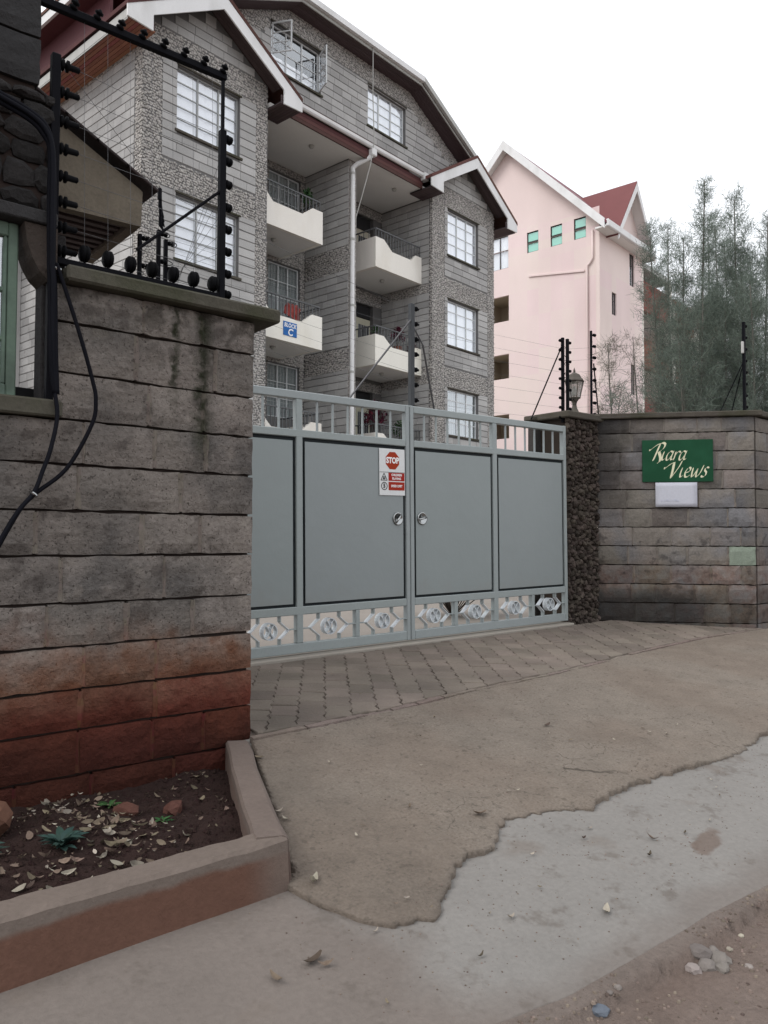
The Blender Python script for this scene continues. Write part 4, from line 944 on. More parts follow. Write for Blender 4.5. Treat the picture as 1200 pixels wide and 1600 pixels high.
for k in range(5):
    a = rg.uniform(-.5, .5); c = MB(); z = .15-.03*k
    c.tube([(.005, 0, z), (.02*math.sin(a*3), .01, z-.05), (.035*math.sin(a*4), 0, z-.09)], [.010, .013, .004], 6); c.build('tensioner_arm', 'black_iron', ws)
c = MB(); c.tube([(0, 0, .2), (-.80, -.70, .34)], .0016, 4); c.tube([(0, 0, .2), (2.9, 1.0, .25)], .0016, 4); c.build('wire', 'wire_metal', ws)
# cables
def cable(label, pts, r, name='power_cable', grp='black cables on the left wall'):
    P = [Vector(p) for p in pts]; Q = []
    for i in range(len(P)-1):
        p0, p1, p2, p3 = P[max(i-1, 0)], P[i], P[i+1], P[min(i+2, len(P)-1)]
        for k in range(6):
            t = k/6; Q.append(.5*((2*p1)+(-p0+p2)*t+(2*p0-5*p1+4*p2-p3)*t*t+(-p0+3*p1-3*p2+p3)*t**3))
    Q.append(P[-1]); o = MB().tube(Q, r, 8).build(name, 'cable_black', smooth=True); return tag(o, label, 'cable', grp)
for k, (dz, dy, lb) in enumerate(((0, 0, 'thick black cable, upper one of the bundle bent over the rubble'), (-.022, -.012, 'black cable, middle one of the bundle bent over the rubble'), (-.040, .006, 'black cable, lowest one of the bundle bent over the rubble'))):
    cable(lb, [(-7.0, -1.70+dy, 3.11+dz), (-6.51, -1.70+dy, 2.985+dz), (-6.375, -1.70+dy, 2.945+dz), (-6.300-.006*k, -1.70+dy, 2.895+dz), (-6.268-.006*k, -1.70+dy, 2.78), (-6.258-.010*k, -1.695+dy, 2.55), (-6.255-.008*k, -1.69+dy, 2.25), (-6.245-.01*k, -1.69+dy, 2.12), (-6.235-.012*k, -1.69, 1.80), (-6.225-.006*k, -1.69, 1.60)], .0125)
cable('black cable looping outward across the wall stones', [(-6.24, -1.69, 2.24), (-6.217, -1.70, 2.17), (-6.135, -1.72, 1.914), (-6.068, -1.73, 1.68), (-6.052, -1.735, 1.58), (-6.068, -1.73, 1.46), (-6.183, -1.72, 1.235), (-6.329, -1.705, 1.10), (-6.412, -1.70, .985), (-6.60, -1.70, .60)], .0105)
cable('black cable hanging straight from pier to the tie', [(-6.238, -1.69, 1.62), (-6.225, -1.70, 1.489), (-6.255, -1.71, 1.33), (-6.29, -1.71, 1.22), (-6.332, -1.715, 1.11), (-6.42, -1.71, .985), (-6.61, -1.705, .61)], .0105)
c = MB(); c.lathe([(.020, -.006), (.024, 0), (.020, .006)], (-6.33, -1.708, 1.105), n=10, direction=(.6, 0, .8)); tag(c.build('cable_tie', 'chrome'), 'shiny tie where the two hanging cables meet', 'cable tie')
c = MB(); c.lathe([(.034, -.008), (.038, 0), (.034, .008)], (-6.235, -1.665, 2.215), n=12, direction=(.25, 0, 1)); tag(c.build('pipe_clamp', 'chrome'), 'shiny clamp round the cables where the coping starts', 'clamp')

# ================================================================== OTHER FENCE POSTS
def fence_post(label, loc, h, n_ins, side, rods, m='post_grey', r=.018, ins='insulator_black', rz=0, detach=0., double=False, isz=1.):
    t = thing('electric_fence_post', label, 'fence post', loc, rz, 'electric fence posts with insulators')
    for dx in ((-.045, .045) if double else (0,)):
        c = MB(); c.box(dx-r, dx+r, -r, r, 0, h, .003); c.build('post', m, t)
        for k in range(n_ins):
            z = h*.06+h*.90*k/(n_ins-1)
            for s_ in ((side,) if not double else ((-1,) if dx < 0 else (1,))):
                bobbin((dx+s_*(r+detach), 0, z), (s_, 0, .0), .055*isz, .018*isz).build('insulator', ins, t, smooth=True)
    for p0, p1, rr in rods:
        c = MB(); c.tube([p0, p1], rr, 6); c.build('brace_rod', 'wire_metal' if m == 'post_grey' else m, t)
    return t
fence_post('grey electric fence post rising from the middle of the gate', (-2.375, .03, 2.20), 1.0, 7, 1, [((-.03, -.02, .83), (-.60, .25, .0), .010), ((.15, 0, .62), (.50, .2, .02), .010), ((.01, 0, .80), (.16, 0, .61), .008)], r=.024, isz=1.35)
fence_post('double electric fence post crowded with insulators beside the lantern', (.075, .06, 2.28), 1.0, 9, 1, [((-.06, 0, .90), (-.50, .1, .0), .008)], double=True, r=.016, m='black_iron')
fence_post('thin black electric fence post standing behind the lantern', (.715, .15, 2.40), 1.1, 8, 1, [((.05, 0, .70), (.30, .1, .02), .009)], r=.012, detach=.03, m='black_iron', isz=1.1)
_pc = PR+WD*1.64-WN*.10
fence_post('electric fence post with brackets near the far end of the sign wall', (_pc.x, _pc.y, 2.43), 1.08, 8, 1, [((0, 0, .62), (-.12, .25, .0), .007), ((0, 0, .62), (.16, .25, .0), .007)], r=.016, m='black_iron')
c = MB(); c.box(-.05, -.016, -.012, .012, .70, .84, .004)
o = c.build('connector_box', 'gutter_grey'); o.location = (_pc.x, _pc.y, 2.43); tag(o, 'pale connector box strapped to the far fence post', 'box')
wr = thing('fence_wires', 'thin wires strung over the gate between the posts', 'wires')
for k in range(7):
    zA = 2.25+.14*k
    for a, b in (((-2.35, .03, zA), (.03, .06, zA+.06)), ((-5.30, -.9, 2.35+.08*k), (-2.4, .03, zA)), ((.12, .06, zA+.07), (_pc.x, _pc.y, zA+.24))):
        A, B = Vector(a), Vector(b); mdp = (A+B)/2-Vector((0, 0, .012))
        m = MB(); m.tube([A, mdp, B], .0010, 4, cap=False); m.build('wire', 'wire_metal', wr)
tan = MB()                                                          # tangle of looped tails at the double post
rg = random.Random(8)
for k in range(9):
    cx, cz = .075+rg.uniform(-.09, .12), 2.36+.1*k+rg.uniform(-.03, .03); rr = rg.uniform(.02, .045)
    tan.tube([(cx+rr*math.cos(a), .03+.02*math.sin(a*2), cz+rr*1.1*math.sin(a)) for a in [i*.62 for i in range(11)]], .003, 4)
tag(tan.build('wire_tangle', 'black_iron'), 'tangle of looped black wire ends around the double fence post', 'wires', kind='stuff')

# lantern -----------------------------------------------------------
la = thing('pillar_lantern', 'old bronze lantern with glass sides standing on the gate pillar', 'lamp', (.44, .20, 2.41))
c = MB(); c.lathe([(.11, 0), (.11, .02), (.06, .04), (.032, .10), (.024, .15), (.034, .18), (.05, .20), (.055, .215)], n=12); c.build('base', 'lamp_metal', la, smooth=True)
c = MB(); c.lathe([(.06, .216), (.078, .22), (.078, .228), (.06, .232)], n=6)
for k in range(6):
    a = math.pi*k/3; c.tube([(.066*math.cos(a), .066*math.sin(a), .225), (.108*math.cos(a), .108*math.sin(a), .42)], .006, 5)
c.build('cage', 'lamp_metal', la)
for k in range(6):
    a, b = math.pi*k/3, math.pi*(k+1)/3; q = MB()
    q.quad((.062*math.cos(a), .062*math.sin(a), .23), (.062*math.cos(b), .062*math.sin(b), .23), (.102*math.cos(b), .102*math.sin(b), .418), (.102*math.cos(a), .102*math.sin(a), .418)); q.build('pane', 'lamp_glass', la)
c = MB(); c.lathe([(.02, .25), (.028, .28), (.03, .33), (.015, .37)], n=8); c.build('bulb', 'sign_white', la, smooth=True)
c = MB(); c.lathe([(.118, .42), (.13, .424), (.128, .436), (.10, .465), (.075, .505), (.03, .53), (.012, .54), (.016, .555), (.006, .585), (.001, .60)], n=6); c.build('hood', 'lamp_metal', la)

# ================================================================== APARTMENT BLOCK
AB = thing('apartment_block', 'grey stone apartment block with white balconies behind the gate', 'building', (-.97, 9.79, 0), R(9.04))
_abM = Matrix.Translation((-.97, 9.79, 0)) @ Matrix.Rotation(R(9.04), 4, 'Z')
BLOCKS = []                                               # (o, u, n, u0, u1, z0, z1)
PEB = MB()
GREY = MB()                                               # plain wall faces behind blocks and pebbles
def face(y=None, x=None, flip=False):
    """front face at depth y (towards -y) or side face at x (towards -x)"""
    if y is not None: return Vector((0, y, 0)), Vector((1, 0, 0)), Vector((0, -1, 0))
    return Vector((x, 0, 0)), Vector((0, 1, 0)), Vector((-1, 0, 0)) 
def courses(F, ufn, z0, z1, seed, h=.198, lo=.34, hi=.52, holes=()):
    rg = random.Random(seed); o, u, n = F; z = z0
    while z < z1-.06:
        zt = min(z+h, z1)
        if z1-zt < .07: zt = z1
        a0, a1 = ufn(z) if callable(ufn) else ufn
        b0, b1 = ufn(zt) if callable(ufn) else ufn
        segs = [(max(a0, b0), min(a1, b1))]
        for (h0, h1, hz0, hz1) in holes:
            if hz0 < zt-.02 and hz1 > z+.02:
                ns = []
                for s0, s1 in segs:
                    if h1 <= s0 or h0 >= s1: ns.append((s0, s1)); continue
                    if h0-s0 > .04: ns.append((s0, h0))
                    if s1-h1 > .04: ns.append((h1, s1))
                segs = ns
        for s0, s1 in segs:
            if s1-s0 < .05: continue
            for p, q in split_row(s0, s1, rg, lo, hi): BLOCKS.append((o, u, n, p+.0035, q-.0035, z+.0065, zt-.0065))
        z = zt
_peb_rng = np.random.RandomState(5)
PEBV, PEBF, PEBN = [], [], [0]
def pebbles(F, U0, U1, Z0, Z1, holes=(), inside=None, s=.064):
    o, u, n = F; rs = _peb_rng; z = Z0+s*.35; row = 0
    while z < Z1-.02:
        x = U0+(.5 if row % 2 else .05)*s+s*.25
        while x < U1-.015:
            px, pz = x+rs.uniform(-.25, .25)*s, z+rs.uniform(-.25, .25)*s; x += s*.94
            if any(a < px < b and c < pz < d for a, b, c, d in holes): continue
            if inside and not inside(px, pz): continue
            rx, rz = s*rs.uniform(.40, .66), s*rs.uniform(.34, .54); k = 6; ph = rs.uniform(0, 6.3); dp = rs.uniform(.006, .014)
            an = ph+np.arange(k)*2*np.pi/k; r1 = rs.uniform(.85, 1.1, k)
            ca, sa = np.cos(an)*r1*rx, np.sin(an)*r1*rz; b = PEBN[0]
            for sc_, d in ((1, -.004), (.92, dp*.6), (.5, dp)):
                for i in range(k):
                    P = o+u*(px+ca[i]*sc_)+n*d; PEBV.append((P.x, P.y, P.z+pz+sa[i]*sc_))
            for i in range(k):
                j = (i+1) % k; PEBF.append((b+i, b+j, b+k+j, b+k+i)); PEBF.append((b+k+i, b+k+j, b+2*k+j, b+2*k+i))
            PEBF.append(tuple(b+2*k+i for i in range(k))); PEBN[0] += 3*k
        z += s*.86; row += 1
def wallface(F, U0, U1, Z0, Z1, holes=(), reveal=.14, back=.006):
    """plain face with openings and their reveals"""
    o, u, n = F; us = sorted({U0, U1, *[min(max(v, U0), U1) for h in holes for v in h[:2]]}); zs = sorted({Z0, Z1, *[min(max(v, Z0), Z1) for h in holes for v in h[2:]]})
    P = lambda a, z, d: o+u*a+n*d+Vector((0, 0, z))
    for a, b in zip(us, us[1:]):
        for c, d in zip(zs, zs[1:]):
            if b-a < 1e-4 or d-c < 1e-4: continue
            mu, mz = (a+b)/2, (c+d)/2
            if any(h[0] < mu < h[1] and h[2] < mz < h[3] for h in holes): continue
            GREY.quad(P(a, c, -back), P(b, c, -back), P(b, d, -back), P(a, d, -back))
    for a, b, c, d in holes:
        for p, q in (((a, c), (b, c)), ((b, c), (b, d)), ((b, d), (a, d)), ((a, d), (a, c))):
            GREY.quad(P(*p, -back), P(*q, -back), P(*q, -reveal), P(*p, -reveal))
def window(F, a, b, c, d, cols, rows, trans=(), fm='window_white', cur='curtain', grille=False, sill=True, parent=AB, depth=.09, room=True, cur_z=None, head=True, pane='glass', bar=.022):
    o, u, n = F; P = lambda x, z, q: o+u*x+n*q+Vector((0, 0, z))
    def bx(m, x0, x1, z0, z1, q0, q1):
        vs = [P(x, z, q) for q in (q0, q1) for z in (z0, z1) for x in (x0, x1)]
        m.add(vs, [(0, 2, 3, 1), (4, 5, 7, 6), (0, 1, 5, 4), (2, 6, 7, 3), (0, 4, 6, 2), (1, 3, 7, 5)])
    f = MB(); t = .034
    bx(f, a, a+t, c, d, -depth-.04, -depth); bx(f, b-t, b, c, d, -depth-.04, -depth); bx(f, a+t, b-t, c, c+t, -depth-.04, -depth); bx(f, a+t, b-t, d-t, d, -depth-.04, -depth)
    cu = [a+t+(b-a-2*t)*x for x in cols]; 
    for x in cu: bx(f, x-t*.5, x+t*.5, c+t, d-t, -depth-.038, -depth+.002)
    edges = [a+t]+cu+[b-t]; rz = [c+t+(d-c-2*t)*y for y in rows]
    for x0, x1 in zip(edges, edges[1:]):
        for z in rz: bx(f, x0+(t*.5), x1-(t*.5), z-bar/2, z+bar/2, -depth-.03, -depth-.004)
    w = f.build('window', fm, parent); hm = 'coping' if parent is AB else 'maroon_board'
    rr = [c+t]+rz+[d-t]
    for x0, x1 in zip(edges, edges[1:]):
        for z0, z1 in zip(rr, rr[1:]):
            g = MB(); q = -depth-.018; g.quad(P(x0, z0, q), P(x1, z0, q), P(x1, z1, q), P(x0, z1, q)); g.build('pane', pane, w)
    if sill:
        s = MB(); bx(s, a-.05, b+.06, c-.055, c-.004, -.05, .045); s.build('sill', hm, w)
        if head: s = MB(); bx(s, a-.02, b+.04, d+.004, d+.04, -.03, .03); s.build('drip_strip', hm, w)
    if grille:
        g = MB(); k = max(2, int((b-a)/.11))
        for i in range(1, k): x = a+(b-a)*i/k; bx(g, x-.004, x+.004, c+t, d-t, -depth-.052, -depth-.046)
        for y in (.3, .62): z = c+(d-c)*y; bx(g, a+t, b-t, z-.005, z+.005, -depth-.053, -depth-.045)
        g.build('burglar_grille', 'window_white', w)
    if cur:
        g = MB(); k = 22; cz0, cz1 = cur_z or (c, d)
        for i in range(k+1):
            x = a+(b-a)*i/k; q = -depth-.062-.012*math.sin(i*1.9)-.008*math.sin(i*4.1+a)
            g.v += [tuple(P(x, cz0, q)), tuple(P(x, cz1, q))]
        g.f = [(2*i, 2*i+2, 2*i+3, 2*i+1) for i in range(k)]; g.build('curtain', cur, w, smooth=True)
    if room:
        g = MB(); q0, q1 = -depth-.045, -1.3
        for p, r_ in (((a, c), (b, c)), ((b, c), (b, d)), ((b, d), (a, d)), ((a, d), (a, c))): g.quad(P(*p, q0), P(*r_, q0), P(*r_, q1), P(*p, q1))
        g.quad(P(a, c, q1), P(b, c, q1), P(b, d, q1), P(a, d, q1)); g.build('room_behind', 'room_dark', w)
    return w
SILLS = [(1.36, 2.78), (4.13, 5.54), (6.88, 8.29), (9.67, 11.08)]
GAB = .60                                                 # roof pitch of the wings
def wing(x0, x1, wx0, wx1, seed, lp, rp, sidewall):
    cx = (x0+x1)/2; zt = 11.55; F = face(y=0)
    top = lambda x: 12.70-GAB*abs(x-cx)
    holes = [(wx0, wx1, a, b) for a, b in SILLS]
    wallface(F, x0, x1, -.3, zt, holes)
    GREY.add([(x0, .006, zt), (x1, .006, zt), (x1, .006, top(x1)), (cx, .006, 12.70), (x0, .006, top(x0))], [(0, 1, 2, 3, 4)])
    bands = [(2.82, 3.45), (5.58, 6.22), (8.33, 8.97), (11.12, 11.72)]
    for a, b in bands: pebbles(F, x0+lp, x1-rp, a, b)
    pebbles(F, x0, x0+lp, 2.2, 11.75, inside=lambda x, z: z < top(x)-.03); pebbles(F, x1-rp, x1, 2.2, 11.75, inside=lambda x, z: z < top(x)-.03)
    prev = 1.2
    for i, (a, b) in enumerate(bands):
        if b > 2: courses(F, (x0+lp, x1-rp), prev, a, seed+i, holes=holes)
        prev = b
    courses(F, lambda z: (cx-(12.70-z)/GAB+.02, cx+(12.70-z)/GAB-.02) if z > top(x0) else (x0, x1), 11.74, 12.6, seed+9)
    for i, (a, b) in enumerate(SILLS[1:] if True else SILLS):
        if x0 < 1:
            w = window(F, wx0, wx1, a, b, fm='window_steel', cols=(.345, .69), rows= (.2, .4, .6, .8) if i == 2 else (.18, .36, .54, .72, .88))
        else:
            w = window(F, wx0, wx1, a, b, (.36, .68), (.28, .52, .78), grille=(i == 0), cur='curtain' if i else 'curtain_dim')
    # roof of the wing
    ov, fr, ez = .60, .46, 11.40; hw = (x1-x0)/2+ov; pk = ez+GAB*hw+.02; yb = 5.2
    for s_ in (-1, 1):
        r_ = MB(); a, b = Vector((cx+s_*(hw+.06), 0, ez+.02)), Vector((cx, 0, pk+.06))
        up = Vector((0, 0, .09))
        vs = [Vector((p.x, y, p.z))+(up if t else Vector()) for y in (-fr-.05, yb) for p in (a, b) for t in (0, 1)]
        r_.add(vs, [(0, 2, 3, 1), (4, 5, 7, 6), (0, 1, 5, 4), (2, 6, 7, 3), (0, 4, 6, 2), (1, 3, 7, 5)]); r_.build('roof_slope', 'roof_tile', AB)
        fz = MB(); fz.prism([(cx, pk-.27), (cx, pk+.055), (cx+s_*(hw+.06), ez+.02), (cx+s_*(hw+.06), ez-.22), (cx+s_*(hw-.52), ez-.25), (cx+s_*(hw-.52), ez+GAB*.58-.27+.0)], .0, .035, o=(0, -fr-.002, 0)); fz.build('bargeboard', 'white_paint', AB)
        # boards under the front overhang
        for k in range(4):
            y0 = -fr+.002+k*(fr/4); q = MB(); a2, b2 = (cx+s_*(hw-.45), ez+GAB*.45-.03), (cx, pk-.06)
            q.add([(x, y, z+d) for y in (y0, y0+fr/4-.008) for (x, z) in (a2, b2) for d in (-.02, 0)], [(0, 2, 3, 1), (4, 5, 7, 6), (0, 1, 5, 4), (2, 6, 7, 3), (0, 4, 6, 2), (1, 3, 7, 5)]); q.build('soffit_board', 'soffit_grey', AB)
        # boxed eave with its boards and gutter
        yE = yb if s_*(cx-6.4) > 0 else .36
        xi, xo = cx+s_*(hw-ov+.01), cx+s_*(hw+.02)
        nb = 7
        for k in range(nb):
            a_, b_ = xi+(xo-xi)*k/nb, xi+(xo-xi)*(k+.86)/nb
            q = MB(); q.box(a_, b_, -fr+.01, yE, ez-.235, ez-.215); q.build('soffit_board', 'soffit_wood' if s_ < 0 and cx < 3 else 'soffit_grey', AB)
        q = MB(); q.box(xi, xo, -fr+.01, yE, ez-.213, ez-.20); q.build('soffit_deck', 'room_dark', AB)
        if s_*(cx-6.4) > 0:
            q = MB(); q.box(xo, xo+.025, -fr+.036, yE, ez-.235, ez-.02); q.build('fascia', 'gutter_grey', AB)
            q = MB(); q.box(xo+.027, xo+.13, -fr+.036, yE, ez-.10, ez+.0, .02); q.build('gutter', 'white_paint', AB)
        q = MB()
        for k in range(5): q.box(xi+(xo-xi)*.02, xo-(xo-xi)*.02, -fr+.012, -fr+.03, ez-.21+.06*k, ez-.16+.06*k) if k < 3 else None
        q.build('eave_end', 'soffit_grey', AB)
wing(-.14, 3.20, .68, 2.37, 100, .46, .36, None)
wing(9.60, 12.94, 10.37, 12.02, 200, .62, .40, None)
# left side of the left wing, and beyond it the recessed main wall
FL_ = face(x=-.14)
wallface(FL_, 0, 9.0, -.3, 11.6)
pebbles(FL_, .0, .30, 6.0, 11.5); pebbles(FL_, .30, 6.5, 11.1, 11.45)
courses(FL_, (.30, 7.5), 3.0, 11.1, 301)
# left wing inner side is hidden; right wing inner (left-facing) side lines the right bay
FR_ = face(x=9.60); wallface(FR_, 0, 2.0, -.3, 11.6)
for a, b in ((5.58, 6.10), (8.33, 8.60)): pebbles(FR_, .12, 2.0, a, b)
pebbles(FR_, 0, .12, 2.5, 11.3)
pz = 2.6
for a, b in ((5.58, 6.10), (8.33, 8.60), (11.2, 11.3)): courses(FR_, (.12, 2.0), pz, a, int(a*100)); pz = b
# blade wall between the bays
FB_ = face(x=6.30); wallface(FB_, .30, 2.0, -.3, 11.25)
q = MB(); q.box(6.308, 6.60, .30, 2.0, -.3, 11.25); q.build('blade_wall', 'pebble_bed', AB)
pz = 2.6
for a, b in ((5.48, 6.10), (8.20, 8.86), (11.2, 11.3)):
    courses(FB_, (.30, 2.0), pz, a, int(a*77)); pz = b
    if a < 11: pebbles(FB_, .30, 2.0, a, b)
pebbles(face(y=.30), 6.31, 6.60, 2.5, 11.2)
# back walls of the bays
FK = face(y=2.0)
LH = [(4.95, 6.12, 4.25, 5.72), (4.95, 6.12, 7.05, 8.50), (4.95, 6.12, 9.85, 11.02)]
wallface(FK, 3.2, 6.3, -.3, 11.3, LH); RH = [(7.9, 9.2, 3.1, 5.45), (7.9, 9.2, 5.9, 8.15), (7.9, 9.2, 8.72, 10.9)]
wallface(FK, 6.6, 9.6, -.3, 11.3, RH)
for a, b in ((5.74, 6.3), (8.52, 9.0), (11.04, 11.25)): pebbles(FK, 3.3, 6.3, a, b)
for a, b in ((5.47, 5.75), (8.17, 8.55), (10.92, 11.2)): pebbles(FK, 6.6, 9.6, a, b)
pebbles(FK, 6.12, 6.3, 4.0, 11.0); pebbles(FK, 4.6, 4.95, 4.0, 11.0)
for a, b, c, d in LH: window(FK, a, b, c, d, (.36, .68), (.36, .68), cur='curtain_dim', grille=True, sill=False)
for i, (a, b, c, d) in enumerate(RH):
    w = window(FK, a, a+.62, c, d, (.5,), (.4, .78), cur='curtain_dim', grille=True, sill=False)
    q = MB(); q.box(a+.64, b-.03, 2.10, 2.15, c, d-.42, .006); dr = q.build('door', 'cream_door', AB)
    q = MB(); q.box(a+.72, b-.11, 2.092, 2.099, c+1.1-.25*(i == 0), d-.62); q.build('door_pane', 'room_dark', dr)
    q = MB(); [q.box(a+.72+.075*k, a+.728+.075*k, 2.082, 2.091, c+1.1-.25*(i == 0), d-.62) for k in range(6)]; q.build('door_grille', 'window_white', dr)
    q = MB(); q.box(a+.64, b-.03, 2.10, 2.15, d-.40, d-.02, .006); q.build('fanlight', 'room_dark', dr)
    q = MB(); q.box(a+.62, b, 2.16, 2.2, c, d); q.build('door_backing', 'room_dark', AB)
# loggia ceilings
for x0, x1, i in ((3.22, 6.29, 0), (6.61, 9.58, 1)):
    q = MB(); q.box(x0, x1, -.06, 1.99, 11.22, 11.32); q.build('ceiling', 'ceiling_white', AB)
    q = MB(); q.lathe([(.07, 0), (.075, -.03), (.05, -.07), (.0, -.085)], ((x0+x1)/2+.4, .55, 11.22), n=10, axis='z'); q.build('ceiling_lamp', 'gutter_grey', AB, smooth=True)
q = MB(); q.box(6.29, 6.61, -.06, .298, 11.22, 11.32); q.build('ceiling_beam', 'ceiling_white', AB)
# eaves between the wings
for x0, x1 in ((3.80, 9.02),):
    for k in range(3):
        q = MB(); q.box(x0+.02, x1-.02, -.15+.03*k, -.063+.002*k if k == 2 else -.15+.03*k+.026, 11.20+.0*k, 11.22) if False else q.box(x0+.02, x1-.02, -.105, -.065, 11.195+.098*k, 11.195+.098*k+.092); q.build('fascia_board', 'maroon_board', AB)
    g = MB(); pr = [(-.235, 11.60), (-.225, 11.53), (-.19, 11.495), (-.14, 11.495), (-.108, 11.52), (-.108, 11.63), (-.12, 11.63), (-.12, 11.53), (-.145, 11.51), (-.185, 11.51), (-.212, 11.54), (-.222, 11.60)]
    g.v = [(x, y, z) for x in (x0, x1) for y, z in pr]; k = len(pr)
    g.f = [(i, (i+1) % k, k+(i+1) % k, k+i) for i in range(k)]+[tuple(range(k)), tuple(range(k, 2*k))[::-1]]; g.build('gutter', 'white_paint', AB)
    q = MB(); q.add([(x0, -.2, 11.64), (x1, -.2, 11.64), (x1, .41, 11.98), (x0, .41, 11.98), (x0, -.2, 11.60), (x1, -.2, 11.60), (x1, .41, 11.90), (x0, .41, 11.90)], [(0, 1, 2, 3), (4, 7, 6, 5), (0, 4, 5, 1), (2, 6, 7, 3)]); q.build('roof_skirt', 'roof_tile', AB)
    for s_ in (0, 1):
        x = (x0+.0, x1-.0)[s_]
        q = MB(); q.box(x-.10, x+.10, -.26, -.05, 11.42, 11.64, .015); q.build('gutter_outlet', 'white_paint', AB)
# downpipe with swan neck
q = MB(); q.tube([(6.75, -.17, 11.52), (6.75, -.17, 11.36), (6.68, -.10, 11.25), (6.42, .12, 11.05), (6.36, .20, 10.95), (6.36, .20, 10.8)], .062, 10); q.tube([(6.36, .20, 10.85), (6.36, .20, 0)], .058, 10)
dp = q.build('downpipe', 'white_paint', AB, smooth=False)
q = MB(); q.box(6.66, 6.85, -.25, -.09, 11.30, 11.50, .02); q.build('hopper', 'white_paint', dp)
for z in (10.8, 9.0, 7.2, 5.4, 3.6): q = MB(); q.tube([(6.36, .20, z-.03), (6.36, .20, z+.03)], .068, 10); q.build('pipe_collar', 'gutter_grey', dp)
q = MB(); q.tube([(6.8, -.12, 14.5), (6.78, -.14, 13.0), (6.72, -.25, 11.65), (6.62, -.2, 11.0), (6.52, .0, 10.2), (6.47, .28, 9.4)], .014, 5); q.build('aerial_cable', 'gutter_grey', AB)
# balconies
def balcony(x0, x1, zb, mirror, rail_m='steel_grey'):
    b = MB(); L = x1-x0; yf, yb = .385, 1.99
    pr = [(0, .86), (.36, .86), (.72, .60), (L-.50, .60), (L-.28, .80), (L, .80)]
    if mirror: pr = [(0, .45), (.12, .80), (.22, .62), (.62, .58), (L-.72, .58), (L-.40, .86), (L, .86)] if False else [(L-x, z) for x, z in pr][::-1]
    poly = [(x0, zb), (x1, zb)]+[(x0+x, zb+z) for x, z in pr[::-1]]
    b.prism(poly, 0, -.10, o=(0, yf, 0)); o_ = b.build('balcony_front', 'cream_paint', AB)
    s = MB(); xs_ = x0 if not mirror else x1-.10; s.box(xs_, xs_+.10, yf+.10, yb, zb, zb+.86, .004); s.build('balcony_side', 'cream_paint', o_)
    s = MB(); s.box(x0+.003, x1-.003, yf+.104, yb, zb+.004, zb+.12); s.build('balcony_slab', 'ceiling_white', o_)
    s = MB(); s.lathe([(.075, 0), (.08, -.03), (.05, -.07), (.0, -.085)], ((x0+x1)/2, 1.05, zb+.004), n=10); s.build('ceiling_lamp', 'gutter_grey', o_, smooth=True)
    s = MB(); r0, r1 = (x0+.05, x1-.02) if not mirror else (x0+.02, x1-.05)
    s.box(r0, r1, yf+.03, yf+.07, zb+1.10, zb+1.135, .004); xe = x0+.05 if not mirror else x1-.05
    s.box(xe-.02, xe+.02, yf+.072, yb-.02, zb+1.10, zb+1.135, .004)
    s.build('balcony_rail', rail_m, o_)
    n = int((r1-r0)/.125)
    for k in range(n+1):
        x = r0+.01+(r1-r0-.02)*k/n; lx = x-x0
        zl = lerp_poly([(a, c) for a, c in pr], lx)
        s = MB(); s.box(x-.009, x+.009, yf+.04, yf+.058, zb+zl-.01, zb+1.102); s.build('baluster', rail_m, o_)
    for k in range(1, 7):
        y = yf+.1+(yb-yf-.2)*k/7; s = MB(); s.box(xe-.008, xe+.008, y-.008, y+.008, zb+.855, zb+1.102); s.build('baluster', rail_m, o_)
    return o_
for zb in (3.06, 5.84, 8.62):
    balcony(3.22, 5.42, zb, True); balcony(7.50, 9.58, zb, False)
# attic gable with its clipped top
top_pts = [(1.0, 12.70), (4.2, 14.30), (9.0, 14.30), (12.2, 12.70)]
FA = face(y=.40)
ztop = lambda x: lerp_poly(top_pts, x)
AH = [(3.62, 5.32, 12.58, 13.72), (7.16, 8.82, 12.55, 13.70)]
wallface(FA, 3.2, 9.6, 11.5, 14.0, AH)
GREY.add([(1.0, .406, 12.0), (3.2, .406, 12.0), (3.2, .406, 13.8), (1, .406, 12.7)], [(0, 1, 2, 3)]); GREY.add([(9.6, .406, 12.0), (12.2, .406, 12.0), (12.2, .406, 12.7), (9.6, .406, 14.0)], [(0, 1, 2, 3)])
GREY.add([(3.2, .406, 14.0), (9.6, .406, 14.0), (9.0, .406, 14.3), (4.2, .406, 14.3)], [(0, 1, 2, 3)])
af = lambda z: (max(1.2, 4.2-(14.3-.42-z)/.5), min(12.0, 9.0+(14.3-.42-z)/.5)) if z > 12.2 else (2.4, 10.6)
courses(FA, af, 11.9, 13.76, 401, holes=AH)
pebbles(FA, 1.2, 12.1, 12.2, 14.28, holes=[(h[0]-.05, h[1]+.05, h[2]-.1, h[3]+.02) for h in AH], inside=lambda x, z: ztop(x)-.52 < z < ztop(x)-.02)
w1 = window(FA, *AH[0], (.33, .66), (.24, .5, .76), cur='curtain', cur_z=(12.58, 13.0)); w2 = window(FA, *AH[1], (.33, .66), (.25, .5, .75), cur='curtain')
